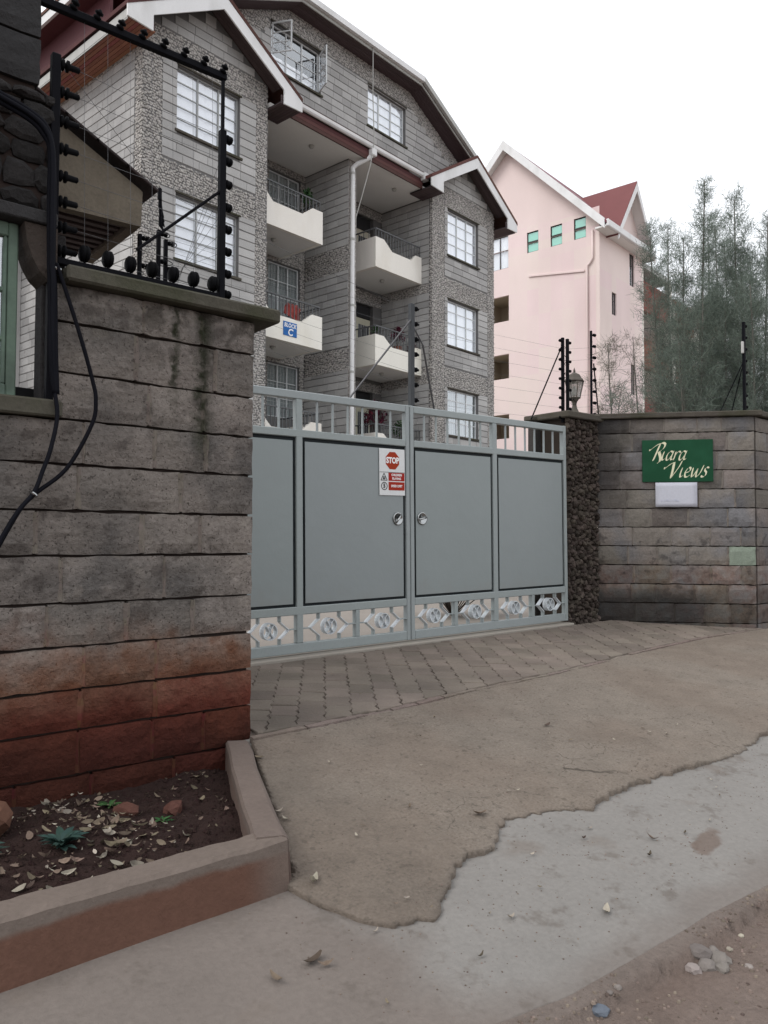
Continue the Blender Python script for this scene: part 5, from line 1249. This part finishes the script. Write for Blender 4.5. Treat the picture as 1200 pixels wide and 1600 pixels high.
for (hx, a, wd, z0, z1) in ((3.66, 62, .52, 12.9, 13.68), (5.28, 112, .52, 12.62, 13.62)):     # two casements swung out
    T = Matrix.Translation((hx, .40, 0)) @ Matrix.Rotation(R(-a), 4, 'Z'); s = MB()
    for bx_ in ((0, .03, z0, z1), (wd-.03, wd, z0, z1), (.03, wd-.03, z0, z0+.03), (.03, wd-.03, z1-.03, z1), (.03, wd-.03, z0+.25, z0+.27), (.03, wd-.03, z0+.5, z0+.52)):
        s.box(bx_[0], bx_[1], -.03, 0, bx_[2], bx_[3], 0, T)
    sa = s.build('open_sash', 'window_white', w1); s = MB()
    s.quad(*[tuple(T @ Vector(p)) for p in ((.03, -.015, z0+.03), (wd-.03, -.015, z0+.03), (wd-.03, -.015, z1-.03), (.03, -.015, z1-.03))]); 
    s.build('sash_pane', 'glass', AB)
for (xa, za), (xb, zb_) in zip(top_pts, top_pts[1:]):
    flat = abs(za-zb_) < .01
    bgb = MB(); bgb.prism([(xa, za-.02), (xb, zb_-.02), (xb, zb_+.20), (xa, za+.20)], 0, -.03, o=(0, -.10, 0)); bgb.build('bargeboard', 'gutter_grey', AB)
    g = MB(); g.prism([(xa, za+.06), (xb, zb_+.06), (xb, zb_+.215), (xa, za+.215)], .004, .10, o=(0, -.10, 0)); g.build('gutter', 'white_paint' if flat else 'gutter_grey', AB)
    for k in range(5):
        y0 = -.066+k*.094; s = MB()
        s.add([(x, y, z+d) for y in (y0, y0+.088) for (x, z) in ((xa, za), (xb, zb_)) for d in (-.02, 0)], [(0, 2, 3, 1), (4, 5, 7, 6), (0, 1, 5, 4), (2, 6, 7, 3), (0, 4, 6, 2), (1, 3, 7, 5)]); s.build('soffit_board', 'soffit_grey', AB)
    if flat: s = MB(); s.add([(xa, -.1, za+.2), (xb, -.1, za+.2), (7.6, 4.2, za+2.0), (5.6, 4.2, za+2.0)], [(0, 1, 2, 3)]); s.build('roof_slope', 'roof_tile', AB)
    else:
        s = MB(); s.add([(x, y, z+d) for y in (-.1, 9.5) for (x, z) in ((xa, za), (xb, zb_)) for d in (.02, .215)], [(0, 2, 3, 1), (4, 5, 7, 6), (0, 1, 5, 4), (2, 6, 7, 3), (0, 4, 6, 2), (1, 3, 7, 5)]); s.build('roof_slope', 'roof_tile', AB)
# higher eave of the main roof behind the left wing
q = MB(); q.box(-.78, -.72, .95, 9.5, 12.60, 12.80); q.build('fascia', 'white_paint', AB)
q = MB(); q.box(-.719, .6, .95, 9.5, 12.60, 12.62); q.build('soffit_deck', 'maroon_board', AB)
q = MB(); q.box(-.36, -.30, .95, 9.5, 11.6, 12.598); q.build('fascia_board', 'maroon_board', AB)
q = MB(); q.add([(-.80, .9, 12.81), (1.2, .9, 13.8), (1.2, 9.6, 13.8), (-.80, 9.6, 12.81), (-.80, .9, 12.88), (1.2, .9, 13.87), (1.2, 9.6, 13.87), (-.80, 9.6, 12.88)], [(0, 3, 2, 1), (4, 5, 6, 7), (0, 1, 5, 4), (2, 3, 7, 6), (0, 4, 7, 3)]); q.build('roof_slope', 'roof_tile', AB)
q = MB(); q.box(-1.55, -.16, 5.4, 9.0, -.3, 12.2); q.build('rear_wall', 'block_grey', AB)
q = MB(); q.box(-.98, -.66, 4.75, 5.05, 10.75, 11.2, .05); q.tube([(-.82, 4.9, 10.8), (-.82, 4.95, 10.2), (-.4, 5.0, 9.8), (-.3, 5.0, 9.0)], .07, 8); q.build('rain_hopper', 'white_paint', AB)
# plain bulk behind the faces
q = MB(); q.box(3.0, 9.8, 3.4, 9, -.3, 12.3); q.box(-.12, 3.1, 1.5, 9, -.3, 11.4); q.box(9.7, 12.9, 1.5, 9, -.3, 11.4); q.build('bulk', 'room_dark', AB)
q = MB(); q.box(12.932, 12.94, .05, 9.0, -.3, 11.5); q.build('end_wall', 'block_grey', AB)
GREY.build('wall_render', 'block_joint', AB)
me = bpy.data.meshes.new('pebble_cladding'); me.from_pydata(PEBV, [], PEBF); me.materials.append(MATS['pebble_stone']); me.update(); tag(link('pebble_cladding', me, AB), kind='stuff')
# stone blocks: the largest 300 in view are parts of their own, the rest one mesh
q = MB(); q.box(-.5, .5, -1, 0, -.5, .5); cvs = [(-.5, 0, -.5), (.5, 0, -.5), (.5, 0, .5), (-.5, 0, .5), (-.497, -1, -.46), (.497, -1, -.46), (.497, -1, .46), (-.497, -1, .46)]
UB = MB(); UB.add(cvs, [(4, 5, 6, 7), (0, 1, 5, 4), (1, 2, 6, 5), (2, 3, 7, 6), (3, 0, 4, 7)]); ubm = bpy.data.meshes.new('stone_block'); ubm.from_pydata(UB.v, [], UB.f); ubm.materials.append(MATS['block_grey'])
def block_size(b):
    o, u, n, p, q_, z0, z1 = b; c = o+u*((p+q_)/2)+Vector((0, 0, (z0+z1)/2)); wc = _abM @ c; d = wc-CAM; wn = _abM.to_3x3() @ n
    ff = d.dot(FWD); 
    if ff < 1 or abs(d.dot(RGT)/ff) > .47 or abs(d.dot(UPV)/ff) > .64: return 0
    sx, sy = 600+1230*d.dot(RGT)/ff, 800-1230*d.dot(UPV)/ff
    if sx < 400 and sy > 440: return 0                           # behind the left wall
    if sy > 640: return 0                                        # behind the gate
    if sx < 95: return 0
    return (q_-p)*(z1-z0)*max(0, -d.normalized().dot(wn))/d.length_squared
BLOCKS.sort(key=block_size, reverse=True)
rest = MB(); rgb = random.Random(6)
for i, b in enumerate(BLOCKS):
    o, u, n, p, q_, z0, z1 = b; dpt = .010+rgb.uniform(-.0015, .002)
    c = o+u*((p+q_)/2)+Vector((0, 0, (z0+z1)/2))-n*.006
    ux, ny, zz = u*(q_-p), -n*(dpt+.006), Vector((0, 0, z1-z0))
    Mx = Matrix(((ux.x, ny.x, 0, c.x), (ux.y, ny.y, 0, c.y), (0, 0, zz.z, c.z), (0, 0, 0, 1)))
    if i < 300: ob = link('stone_block', ubm, AB); ob.matrix_local = Mx
    else: rest.add([tuple(Mx @ Vector(v)) for v in cvs], UB.f)
tag(rest.build('stone_courses', 'block_grey', AB), kind='stuff')
# things on the balconies
_a = lambda x, y, z: _abM @ Vector((x, y, z))
bs = thing('block_sign', 'blue sign with white letters on the middle left balcony', 'sign', _a(4.30, .375, 6.15), R(9.04))
q = MB(); q.box(-.225, .225, -.004, .008, -.165, .185, .002); q.build('plate', 'sign_blue', bs)
text_obj('lettering', 'BLOCK', .145, 'letter_white', bs, Mframe((0, -.0055, .095), (1, 0, 0), (0, 0, 1), (0, -1, 0)), bold=.004, shear=.15, sx=.85)
text_obj('lettering', 'C', .24, 'letter_white', bs, Mframe((0, -.0055, -.075), (1, 0, 0), (0, 0, 1), (0, -1, 0)), bold=.007, shear=.15)
q = MB()
for i in range(9):
    for j in range(9):
        q.v.append((i/8*.5, .05*math.sin(i*.9+j*.25)+.05*nz(i*.5, j*.4), -.40*j/8*(1-.4*abs(i/8-.5))+.05*nz(i*.7, j*.6, 3)))
q.f = [(j+i*9, j+(i+1)*9, j+1+(i+1)*9, j+1+i*9) for i in range(8) for j in range(8)]
o = q.build('drying_cloth', 'red_cloth', smooth=True); o.location = _a(4.3, .50, 6.90); o.rotation_euler = (0, R(12), R(9)); tag(o, 'red cloth drying over the rail above the blue sign', 'cloth'); o.modifiers.new('t', 'SOLIDIFY').thickness = .004
def bush(name, label, loc, rx, rz_, n, m, seed, leaf=.09, cat='plant', pot=None, group=None):
    t = thing(name, label, cat, loc, 0, group); rg = random.Random(seed); q = MB(); s = MB()
    for k in range(n):
        a, el, rr = rg.uniform(0, 6.28), rg.uniform(-.5, 1.4), rg.uniform(.25, 1)**.6
        p = Vector((math.cos(a)*math.cos(el)*rx*rr, math.sin(a)*math.cos(el)*rx*rr, rz_*(.55+.5*math.sin(el)*rr)))
        d = Vector((rg.uniform(-1, 1), rg.uniform(-1, 1), rg.uniform(-.7, 1))).normalized(); e = d.cross(Vector((rg.uniform(-1, 1), rg.uniform(-1, 1), 1))).normalized(); L = leaf*rg.uniform(.6, 1.3)
        q.add([p-d*L*.5, p+e*L*.22, p+d*L*.5, p-e*L*.22], [(0, 1, 2, 3)])
        if k % 14 == 0: s.tube([(0, 0, 0), p*.5, p], .006, 4)
    tag(q.build('foliage', m, t), kind='stuff'); s.build('stem', 'bark', t)
    if pot:
        c = MB(); c.lathe([(.10, -pot), (.13, -.02), (.14, 0), (.12, .0)], n=12); c.build('pot', 'red_brick', t)
    return t
bush('balcony_plant', 'purple leaved plant on the middle right balcony nearer the grey post', _a(8.75, .62, 6.60), .22, .55, 150, 'leaf_purple', 1, .13, pot=.3, group='plants on the balconies')
bush('balcony_plant', 'pinkish purple plant at the wall end of middle right balcony', _a(9.30, .55, 6.30), .18, .50, 120, 'leaf_purple', 2, .12, pot=.25, group='plants on the balconies')
bush('balcony_plant', 'dark spiky plant on the top left balcony rail', _a(5.15, .70, 9.45), .16, .65, 120, 'leaf_green', 3, .12, pot=.3, group='plants on the balconies')
bush('balcony_plant', 'small yellow green plant on middle right balcony by the downpipe', _a(7.75, .62, 6.7), .14, .28, 80, 'leaf_green', 4, .09, pot=.25, group='plants on the balconies')
bush('balcony_plant', 'dark red shrub on lowest right balcony behind the pickets', _a(7.9, .75, 3.8), .35, 1.1, 260, 'leaf_purple', 5, .14, pot=.4, group='plants on the balconies')
bush('balcony_plant', 'green shrub on lowest right balcony behind the pickets', _a(8.9, .62, 3.75), .35, .65, 200, 'leaf_green', 6, .12, pot=.3, group='plants on the balconies')
bush('yard_shrub', 'dark shrub in the yard close behind the gate hinge post', (-.35, 1.5, -.07), .55, .9, 700, 'leaf_green', 7, .12)

# ================================================================== PINK BUILDING
PC = Vector((20.93, 14.04, 0)); PKM = Matrix.Translation(PC) @ Matrix.Rotation(R(9.04), 4, 'Z')
PK = thing('pink_building', 'tall pink gabled block with maroon roof right of the stone block', 'building', PC, R(9.04))
# local: x along the right face (away to the right), y along the gable wall (to the left/back); gable wall faces -x
FG = (Vector((0, 0, 0)), Vector((0, 1, 0)), Vector((-1, 0, 0)))
FR2 = (Vector((0, 0, 0)), Vector((1, 0, 0)), Vector((0, -1, 0)))
_g = GREY; GREY = MB()
GH_ = [(.63, 1.20, 14.10, 15.02), (1.78, 2.35, 14.08, 15.0), (2.97, 3.56, 14.08, 15.02), (4.56, 6.0, 13.65, 15.2), (4.54, 6.0, 11.15, 12.35), (4.54, 6.0, 8.45, 9.6), (4.54, 6.0, 5.65, 6.78)]
wallface(FG, 0, 9.1, -.3, 14.5, GH_, reveal=.12, back=0); wallface(FG, 0, 9.1, 14.5, 15.3, GH_[:4] and [(a, b, max(c, 14.5), d) for a, b, c, d in GH_[:4]], reveal=.12, back=0)
GREY.add([(0, 0, 14.5), (0, 9.1, 14.5), (0, 9.1, 15.3), (0, 0, 15.3)], []) 
GREY.add([(0, .55, 15.3), (0, 8.5, 15.3), (0, 4.55, 19.2)], [(0, 2, 1)])
GR_ = [(1.16, 1.62, 9.0+1.85, 11.85), (3.02, 3.55, 12.6, 14.1), (3.1, 3.55, 7.6, 9.0)]
wallface(FR2, 0, 4.4, -.3, 14.45, GR_, reveal=.12, back=0)
GREY.add([(4.4, 0, -.3), (4.4, 2.0, -.3), (4.4, 2.0, 14.4), (4.4, 0, 14.4)], [(0, 1, 2, 3)])
GREY.build('wall', 'pink_wall', PK); GREY = _g
for i, (a, b, c, d) in enumerate(GH_[:3]): window(FG, a, b, c, d, (), (.5,), fm='window_dark', cur=None, parent=PK, sill=False, pane='glass_green', depth=.05, bar=.11)
window(FG, *GH_[3], (.33, .66), (), fm='window_dark', cur='curtain', parent=PK, sill=False, depth=.06)
for a, b, c, d in GH_[4:]:
    q = MB(); P = lambda y, z, x: (x, y, z)
    for p0, p1 in (((a, c), (b, c)), ((b, c), (b, d)), ((b, d), (a, d)), ((a, d), (a, c))): q.quad(P(*p0, .12), P(*p1, .12), P(*p1, 1.6), P(*p0, 1.6))
    q.quad(P(a, c, 1.6), P(b, c, 1.6), P(b, d, 1.6), P(a, d, 1.6)); lg = q.build('loggia', 'loggia_tan', PK)
    q = MB(); q.box(1.54, 1.58, a+.02, a+.62, c+.01, c+.78); q.build('loggia_door', 'maroon_board', lg)
for a, b, c, d in GR_: window(FR2, a, b, c, d, (.5,), (.66,), fm='window_dark', cur=None, parent=PK, sill=False, depth=.06)
q = MB(); q.box(-.06, -.002, .69, 3.45, 12.75, 12.84, .01)
q.v = [(x, y, z+.20*(y-2)/1.5) for x, y, z in q.v]; q.build('ledge', 'pink_wall', PK)
q = MB(); q.box(-.05, -.003, .42, .58, 0, 14.3) if False else q.tube([(-.06, .30, 14.3), (-.06, .30, 13.1), (-.06, .42, 12.9), (-.06, .55, 12.8), (-.06, .55, 0)], .05, 8); q.build('downpipe', 'pink_wall', PK, smooth=True)
q = MB(); q.box(-.055, -.004, -.02, .16, 0, 14.2, .01); q.build('corner_pilaster', 'pink_wall', PK)
# main roof: gable end with white barge boards
zr = lambda y: 19.35-abs(y-4.55)*1.0
for s_ in (-1, 1):
    ye = 4.55+s_*5.0
    q = MB(); q.prism([(4.55, 19.05), (4.55, 19.50), (ye, zr(ye)+.15), (ye, zr(ye)-.28)], 0, .05, o=(-.42, 0, 0), u=(0, 1, 0), n=(-1, 0, 0)); q.build('bargeboard', 'white_paint', PK)
    q = MB(); q.add([(x, y, z+d) for x in (-.46, 4.6 if s_ < 0 else 12.) for (y, z) in ((4.55, 19.35), (ye+s_*.08, zr(ye+s_*.08))) for d in (.0, .12)], [(0, 1, 3, 2), (4, 6, 7, 5), (0, 4, 5, 1), (2, 3, 7, 6), (0, 2, 6, 4), (1, 5, 7, 3)]); q.build('roof_slope', 'roof_maroon', PK)
    q = MB(); q.add([(x, y, z) for x in (-.42, .0) for (y, z) in ((4.55, 19.2), (ye, zr(ye)-.05))], [(0, 1, 3, 2)]); q.build('soffit', 'ceiling_white', PK)
q = MB(); q.box(-.42, 4.6, -.50, -.002, 14.15, 14.22); q.build('soffit', 'ceiling_white', PK)
q = MB(); q.box(-.42, 4.6, -.62, -.48, 14.16, 14.46, .03); q.build('gutter', 'white_paint', PK)
# cross gable (dormer) over the right face
zd = lambda x: 17.0-abs(x-2.7)*1.42
q = MB(); q.add([(1.0, -.02, 14.4), (4.4, -.02, 14.4), (4.4, -.02, zd(4.4)), (2.7, -.02, 16.95), (1.0, -.02, zd(1.0))], [(0, 1, 2, 3, 4)]); q.build('dormer_wall', 'pink_wall', PK)
for s_ in (-1, 1):
    xe = 2.7+s_*2.0
    q = MB(); q.prism([(2.7, 16.7), (2.7, 17.1), (xe, zd(xe)+.1), (xe, zd(xe)-.25)], 0, .05, o=(0, -.5, 0)); q.build('bargeboard', 'white_paint', PK)
    q = MB(); q.add([(x, y, z+d) for y in (-.54, 4.5) for (x, z) in ((2.7, 17.02), (xe+s_*.06, zd(xe+s_*.06))) for d in (.0, .14)], [(0, 1, 3, 2), (4, 6, 7, 5), (0, 4, 5, 1), (2, 3, 7, 6), (0, 2, 6, 4), (1, 5, 7, 3)]); q.build('roof_slope', 'roof_maroon', PK)
    q = MB(); q.add([(x, y, z) for y in (-.5, 0) for (x, z) in ((2.7, 16.9), (xe, zd(xe)-.05))], [(0, 1, 3, 2)]); q.build('soffit', 'ceiling_white', PK)
q = MB(); q.box(.62, .74, -.5, 1.6, 14.15, 14.32, .02); q.build('gutter', 'white_paint', PK)
# set back wing with brick red balcony fronts
q = MB(); q.box(4.45, 11.6, 2.0, 9, -.3, 14.0); q.build('rear_wall', 'pink_wall', PK)
for k, zb in enumerate((6.3, 9.1, 11.85)):
    for (x0, x1) in ((4.6, 7.9), (8.6, 11.4)):
        q = MB(); q.box(x0, x1, .1, .3, zb, zb+1.45, .01); bb = q.build('balcony_front', 'red_brick', PK)
        q = MB(); q.box(x0, x1, .3, 2.0, zb, zb+.15); q.build('balcony_slab', 'ceiling_white', bb)
        q = MB(); q.box(x0+.5, x0+1.7, 1.96, 1.99, zb+.2, zb+2.1); q.build('balcony_opening', 'room_dark', bb)
    if k == 2:
        q = MB(); q.box(4.5, 8.0, .0, 2.2, zb+2.0, zb+2.25); q.build('balcony_roof', 'gutter_grey', PK)
for x in (4.5, 8.0, 8.45, 11.5):
    q = MB(); q.box(x-.12, x+.12, .02, .28, 0, 13.9 if x < 8.1 else 12.8); q.build('column', 'cream_paint', PK)
BB = thing('brick_block', 'far red brick apartment block seen through the trees', 'building', tuple(PKM @ Vector((12.5, .5, 0))), R(9.04))
q = MB(); q.box(0, 5.2, 0, 6, -.3, 13.6); q.build('wall', 'red_brick', BB)
q = MB(); q.box(-.2, 5.4, -.3, 6.2, 13.6, 13.85); q.build('roof', 'gutter_grey', BB)
for k in range(4):
    for x in (.5, 2.9):
        q = MB(); q.box(x, x+1.6, -.06, -.004, 3.0+2.8*k, 4.3+2.8*k); f = q.build('window', 'cream_paint', BB); q = MB(); q.box(x+.1, x+1.5, -.075, -.064, 3.1+2.8*k, 4.2+2.8*k); q.build('pane', 'room_dark', f)

# ================================================================== TREES
def casuarina(label, loc, h, seed, spread=1.0, m='needles', base=.12, dens=1.0, lean=0.):
    t = thing('casuarina_tree', label, 'tree', loc, 0, 'feathery trees behind the roadside wall')
    rs = np.random.RandomState(seed); rg = random.Random(seed)
    tr = MB(); top = Vector((lean*h+rg.uniform(-.2, .2), rg.uniform(-.2, .2), h)); n = 7
    def tp(f): return Vector((top.x*f+.10*math.sin(f*5+seed), top.y*f+.08*math.cos(f*4+seed), h*f))
    tr.tube([tp(i/n) for i in range(n+1)], [.040*(h/7)*(1-.92*i/n)+.005 for i in range(n+1)], 7)
    V = []; nbr = int(62*dens*h/7)
    for k in range(nbr):
        f = base+(1-base)*((k+rg.random())/nbr)**.9; 
        if f > .985: f = .985
        L = spread*(1.7*(1-f)**.8+.26)*rg.uniform(.5, 1.2); a = k*2.399+rg.uniform(-.5, .5); el = rg.uniform(.70, 1.15)+.2*f
        p0 = tp(f); d = Vector((math.cos(a)*math.cos(el), math.sin(a)*math.cos(el), math.sin(el)))
        p1 = p0+d*L*.5; p2 = p0+d*L+Vector((math.cos(a), math.sin(a), -.15))*L*.10
        tr.tube([p0, p1, p2], [.007*(1-f)+.003, .004*(1-f)+.002, .0015], 4, cap=False)
        ns = int((58+112*L)*dens)
        for s_ in range(ns):
            u_ = rs.uniform(.15, 1.0)**.65; c = (p0*(1-u_)**2+p1*2*u_*(1-u_)+p2*u_*u_)
            l = rs.uniform(.12, .34)*(1.1-.45*f); dd = np.array([d.x*.55, d.y*.55, d.z*.5])+rs.normal(0, .46, 3); dd /= np.linalg.norm(dd)+1e-6; dd[2] -= .12*rs.rand()
            w = rs.uniform(.0022, .0052); sd_ = np.cross(dd, rs.normal(0, 1, 3)); sd_ /= np.linalg.norm(sd_)+1e-6
            c0 = np.array(c)+rs.normal(0, .06, 3); V += [c0-sd_*w, c0+sd_*w, c0+dd*l]
    V = np.array(V); me = bpy.data.meshes.new('crown'); nv = len(V)
    me.vertices.add(nv); me.vertices.foreach_set('co', V.ravel()); me.loops.add(nv); me.loops.foreach_set('vertex_index', np.arange(nv)); me.polygons.add(nv//3)
    me.polygons.foreach_set('loop_start', np.arange(0, nv, 3)); me.update(calc_edges=True); me.validate(); me.materials.append(MATS[m])
    link('crown', me, t); tr.build('trunk', 'bark_pale', t, smooth=True); return t
TR = [
 ('feathery tree with the leftmost of the pointed tops, near the maroon gable', (6.73, 2.73), 7.3, 1, .72, 'needles', .10, 1.0),
 ('slim feathery tree just right of the leftmost pointed top', (7.82, 3.12), 7.85, 2, .75, 'needles', .10, 1.0),
 ('shorter feathery tree directly below left of the tallest spire', (6.65, 2.14), 6.85, 3, .75, 'needles', .10, 1.0),
 ('feathery tree with the tallest thin spire against the sky', (6.82, 2.01), 7.9, 4, .7, 'needles', .08, 1.0),
 ('loose feathery tree right behind the tallest spire', (8.89, 2.88), 8.1, 5, .9, 'needles', .08, 1.0),
 ('feathery tree midway between the tallest spire and the full tree', (8.07, 2.27), 7.5, 6, .85, 'needles', .08, 1.0),
 ('full feathery tree with the second highest top', (6.8, 1.37), 7.3, 7, .8, 'needles', .08, 1.1),
 ('feathery tree whose top leans on the full tree', (7.41, 1.51), 6.8, 8, .85, 'needles', .08, 1.0),
 ('lower topped feathery tree left of the picture edge', (8.07, 1.61), 6.6, 9, .95, 'needles', .06, 1.1),
 ('feathery tree at the picture edge behind the far post', (6.79, .73), 6.9, 10, .8, 'needles', .06, 1.0),
 ('brownish feathery tree over the top red balcony', (8.95, 4.13), 6.6, 11, .9, 'needles_brown', .06, .6),
 ('brownish feathery tree between the red balconies and tall trees', (8.83, 3.58), 6.9, 12, .95, 'needles_brown', .06, .65),
 ('brownish feathery tree in front of the lower red balconies', (6.9, 3.35), 5.2, 13, .85, 'needles_brown', .06, .5),
 ('sparse thin tree in front of the pink corner', (4.75, 2.42), 4.55, 14, .65, 'needles_brown', .08, .8),
 ('low sparse tree just behind the lantern', (3.26, 1.71), 3.4, 15, .5, 'needles', .1, .7),
 ('bushy tree low behind the middle of the sign wall', (5.45, 1.19), 5.4, 16, 1.0, 'needles', .05, 1.1),
 ('bushy tree low just before the far fence post', (5.79, .91), 5.2, 17, 1.0, 'needles', .05, 1.1),
 ('bushy tree low past the far fence post', (5.83, .48), 5.3, 18, 1.0, 'needles', .05, 1.1),
 ('wide feathery tree filling the picture edge past the far post', (6.6, .35), 6.2, 20, 1.1, 'needles', .05, 1.1),
 ('wide feathery tree just behind the far fence post', (6.9, 1.05), 6.3, 21, 1.1, 'needles', .05, 1.1),
 ('bushy tree low behind the left end of the sign wall', (5.15, 1.44), 4.9, 19, .9, 'needles', .05, 1.0),
]
for lb, (x, y), h, sd_, sp, m_, ba, de in TR: casuarina(lb, (x, y, -.1), h, sd_, sp, m_, ba, de)

# ================================================================== DEBRIS ON THE GROUND
def surf(x, y):
    if y > apr_y(x) and x > -5.1: return zg(x, y)+.016
    if y > edge_y(x) and x > -5.72: return ap_z(x, y)
    if y > road_y(x): return slab_z(x, y)
    return dirt_z(x, y)
def leaf_thing(x, y, L, m, label, seed, group=None):
    L *= .78
    rg = random.Random(seed); q = leaf_mb(L, L*rg.uniform(.3, .5), rg.uniform(.4, 1.2), seed); q = q if L < .045 else q; o = q.build('fallen_leaf', m); o.location = (x, y, surf(x, y)+.004); o.rotation_euler = (rg.uniform(-.25, .25), rg.uniform(-.2, .2), rg.uniform(0, 6.3)); return tag(o, label, 'leaf', group)
GL_ = 'fallen leaves on the driveway and slab'
for i, (x, y, L, m, lb) in enumerate([
    (-5.497, -2.577, .05, 'pale_leaf', 'pale leaf lying upright beside the side curb'), (-5.515, -2.66, .055, 'pale_leaf', 'pale curled leaf next to the planter corner'),
    (-4.71, -3.07, .10, 'dry_leaf', 'long brown leaf on the apron above the broken edge'), (-4.853, -3.854, .09, 'pale_leaf', 'bright pale leaf on the grey slab near the road'),
    (-5.20, -3.685, .055, 'pale_leaf', 'small pale leaf on the slab below the broken edge'), (-5.945, -3.493, .11, 'dry_leaf', 'largest curled brown leaf on the dusty slab'),
    (-6.088, -3.501, .085, 'dry_leaf', 'brown leaf on the dusty slab left of the largest curled one'), (-5.92, -3.53, .07, 'dry_leaf', 'grey brown leaf touching the largest curled one'),
    (-5.70, -3.14, .09, 'pale_leaf', 'yellowish leaf lying at the foot of the planter corner'), (-5.25, -1.99, .07, 'dry_leaf', 'leaf lying on top of the side curb'),
    (-3.37, -2.40, .075, 'dry_leaf', 'curled leaf alone in the middle of the brown apron'), (-4.15, -3.62, .07, 'dry_leaf', 'thin brown leaf on the grey slab at the stained patch'), (-4.30, -3.70, .06, 'dry_leaf', 'dark leaf at the lower end of the stained patch')]):
    leaf_thing(x, y, L, m, lb, 60+i, GL_)
rg = random.Random(91)
for k in range(60):                                                 # the many tiny bits nothing tells apart
    if k < 28: x, y = rg.uniform(-5.5, -2.5), rg.uniform(-3.1, -1.8); w_ = 'apron'
    elif k < 48: x, y = rg.uniform(-6.2, -2.8), rg.uniform(-3.85, -3.4); w_ = 'slab'
    else: x, y = rg.uniform(-4.6, .4), rg.uniform(-1.4, -.3); w_ = 'pave'
    lb = {'apron': 'tiny dry leaf scrap on the brown concrete apron', 'slab': 'tiny dry leaf scrap on the concrete slab', 'pave': 'tiny dry leaf scrap on the block paving'}[w_]
    leaf_thing(x, y, rg.uniform(.018, .042), rg.choice(('dry_leaf', 'dry_leaf', 'pale_leaf')), lb, 200+k, lb.replace('leaf scrap', 'leaf scraps').replace('tiny', 'tiny'))
for i, (x, y, r_, m, lb) in enumerate([
    (-5.303, -4.135, .034, 'blue_stone', 'bluish stone at the edge of the dirt road'), (-5.19, -4.13, .016, 'road_stone', 'small pale stone right of the bluish one'), (-5.235, -4.13, .014, 'road_stone', 'small tan stone touching the bluish one'),
    (-4.756, -4.175, .040, 'road_stone', 'largest pale stone of the cluster by the verge'), (-4.80, -4.225, .032, 'road_stone', 'flat brown stone below the largest pale one'), (-4.725, -4.235, .034, 'road_stone', 'stone in the cluster furthest towards the road centre'),
    (-4.845, -4.20, .026, 'road_stone', 'stone at the left end of the verge cluster'), (-4.69, -4.19, .024, 'road_stone', 'stone at the right end of the verge cluster'), (-4.77, -4.265, .028, 'road_stone', 'grey stone lowest in the verge cluster'),
    (-4.62, -4.215, .015, 'pale_leaf', 'small white pebble right of the verge cluster'), (-4.68, -4.315, .016, 'road_stone', 'pebble out on the dirt below the cluster'), (-4.50, -4.20, .013, 'pale_leaf', 'white pebble near the right picture edge'),
    (-5.48, -4.13, .016, 'road_stone', 'tan pebble by the lower edge of the picture')]):
    rock('road_stone', m, (x, y, surf(x, y)+r_*.15), r_, 30+i, lb, 'stone', 'stones along the dirt verge', .6)
mb = MB(); rg = random.Random(14)
def crumb(mb, x, y, z, r_):
    k = 5; a0 = rg.uniform(0, 6); ring = [(x+r_*math.cos(a0+t*1.2566)*rg.uniform(.7, 1.2), y+r_*math.sin(a0+t*1.2566)*rg.uniform(.7, 1.2)) for t in range(k)]
    mb.add([(a, b, z-.002) for a, b in ring]+[(x+(a-x)*.6, y+(b-y)*.6, z+r_*.55) for a, b in ring], [(t, (t+1) % k, k+(t+1) % k, k+t) for t in range(k)]+[(5, 6, 7, 8, 9)])
for k in range(1500):
    x = rg.uniform(-6.0, -3.6); y = road_y(x)-abs(rg.gauss(0, .28))-.02
    if nz(x*4, y*4, 9) < -.12: continue
    crumb(mb, x, y, surf(x, y), rg.choice((.002, .003, .004, .006, .009)))
tag(mb.build('road_gravel', 'gravel_dull'), kind='stuff')
mb = MB()
for k in range(4200):
    x = rg.uniform(-6.0, -1.5); y = rg.uniform(-3.95, -1.75)
    if y > edge_y(x) and nz(x*2, y*2, 5) < -.05: continue
    if x < -5.3 and y > -3.08 and x < -5.66+(y+3.0)*.4: continue
    crumb(mb, x, y, surf(x, y), rg.choice((.0015, .002, .003, .0045)))
tag(mb.build('loose_grit', 'gravel_dull'), kind='stuff')
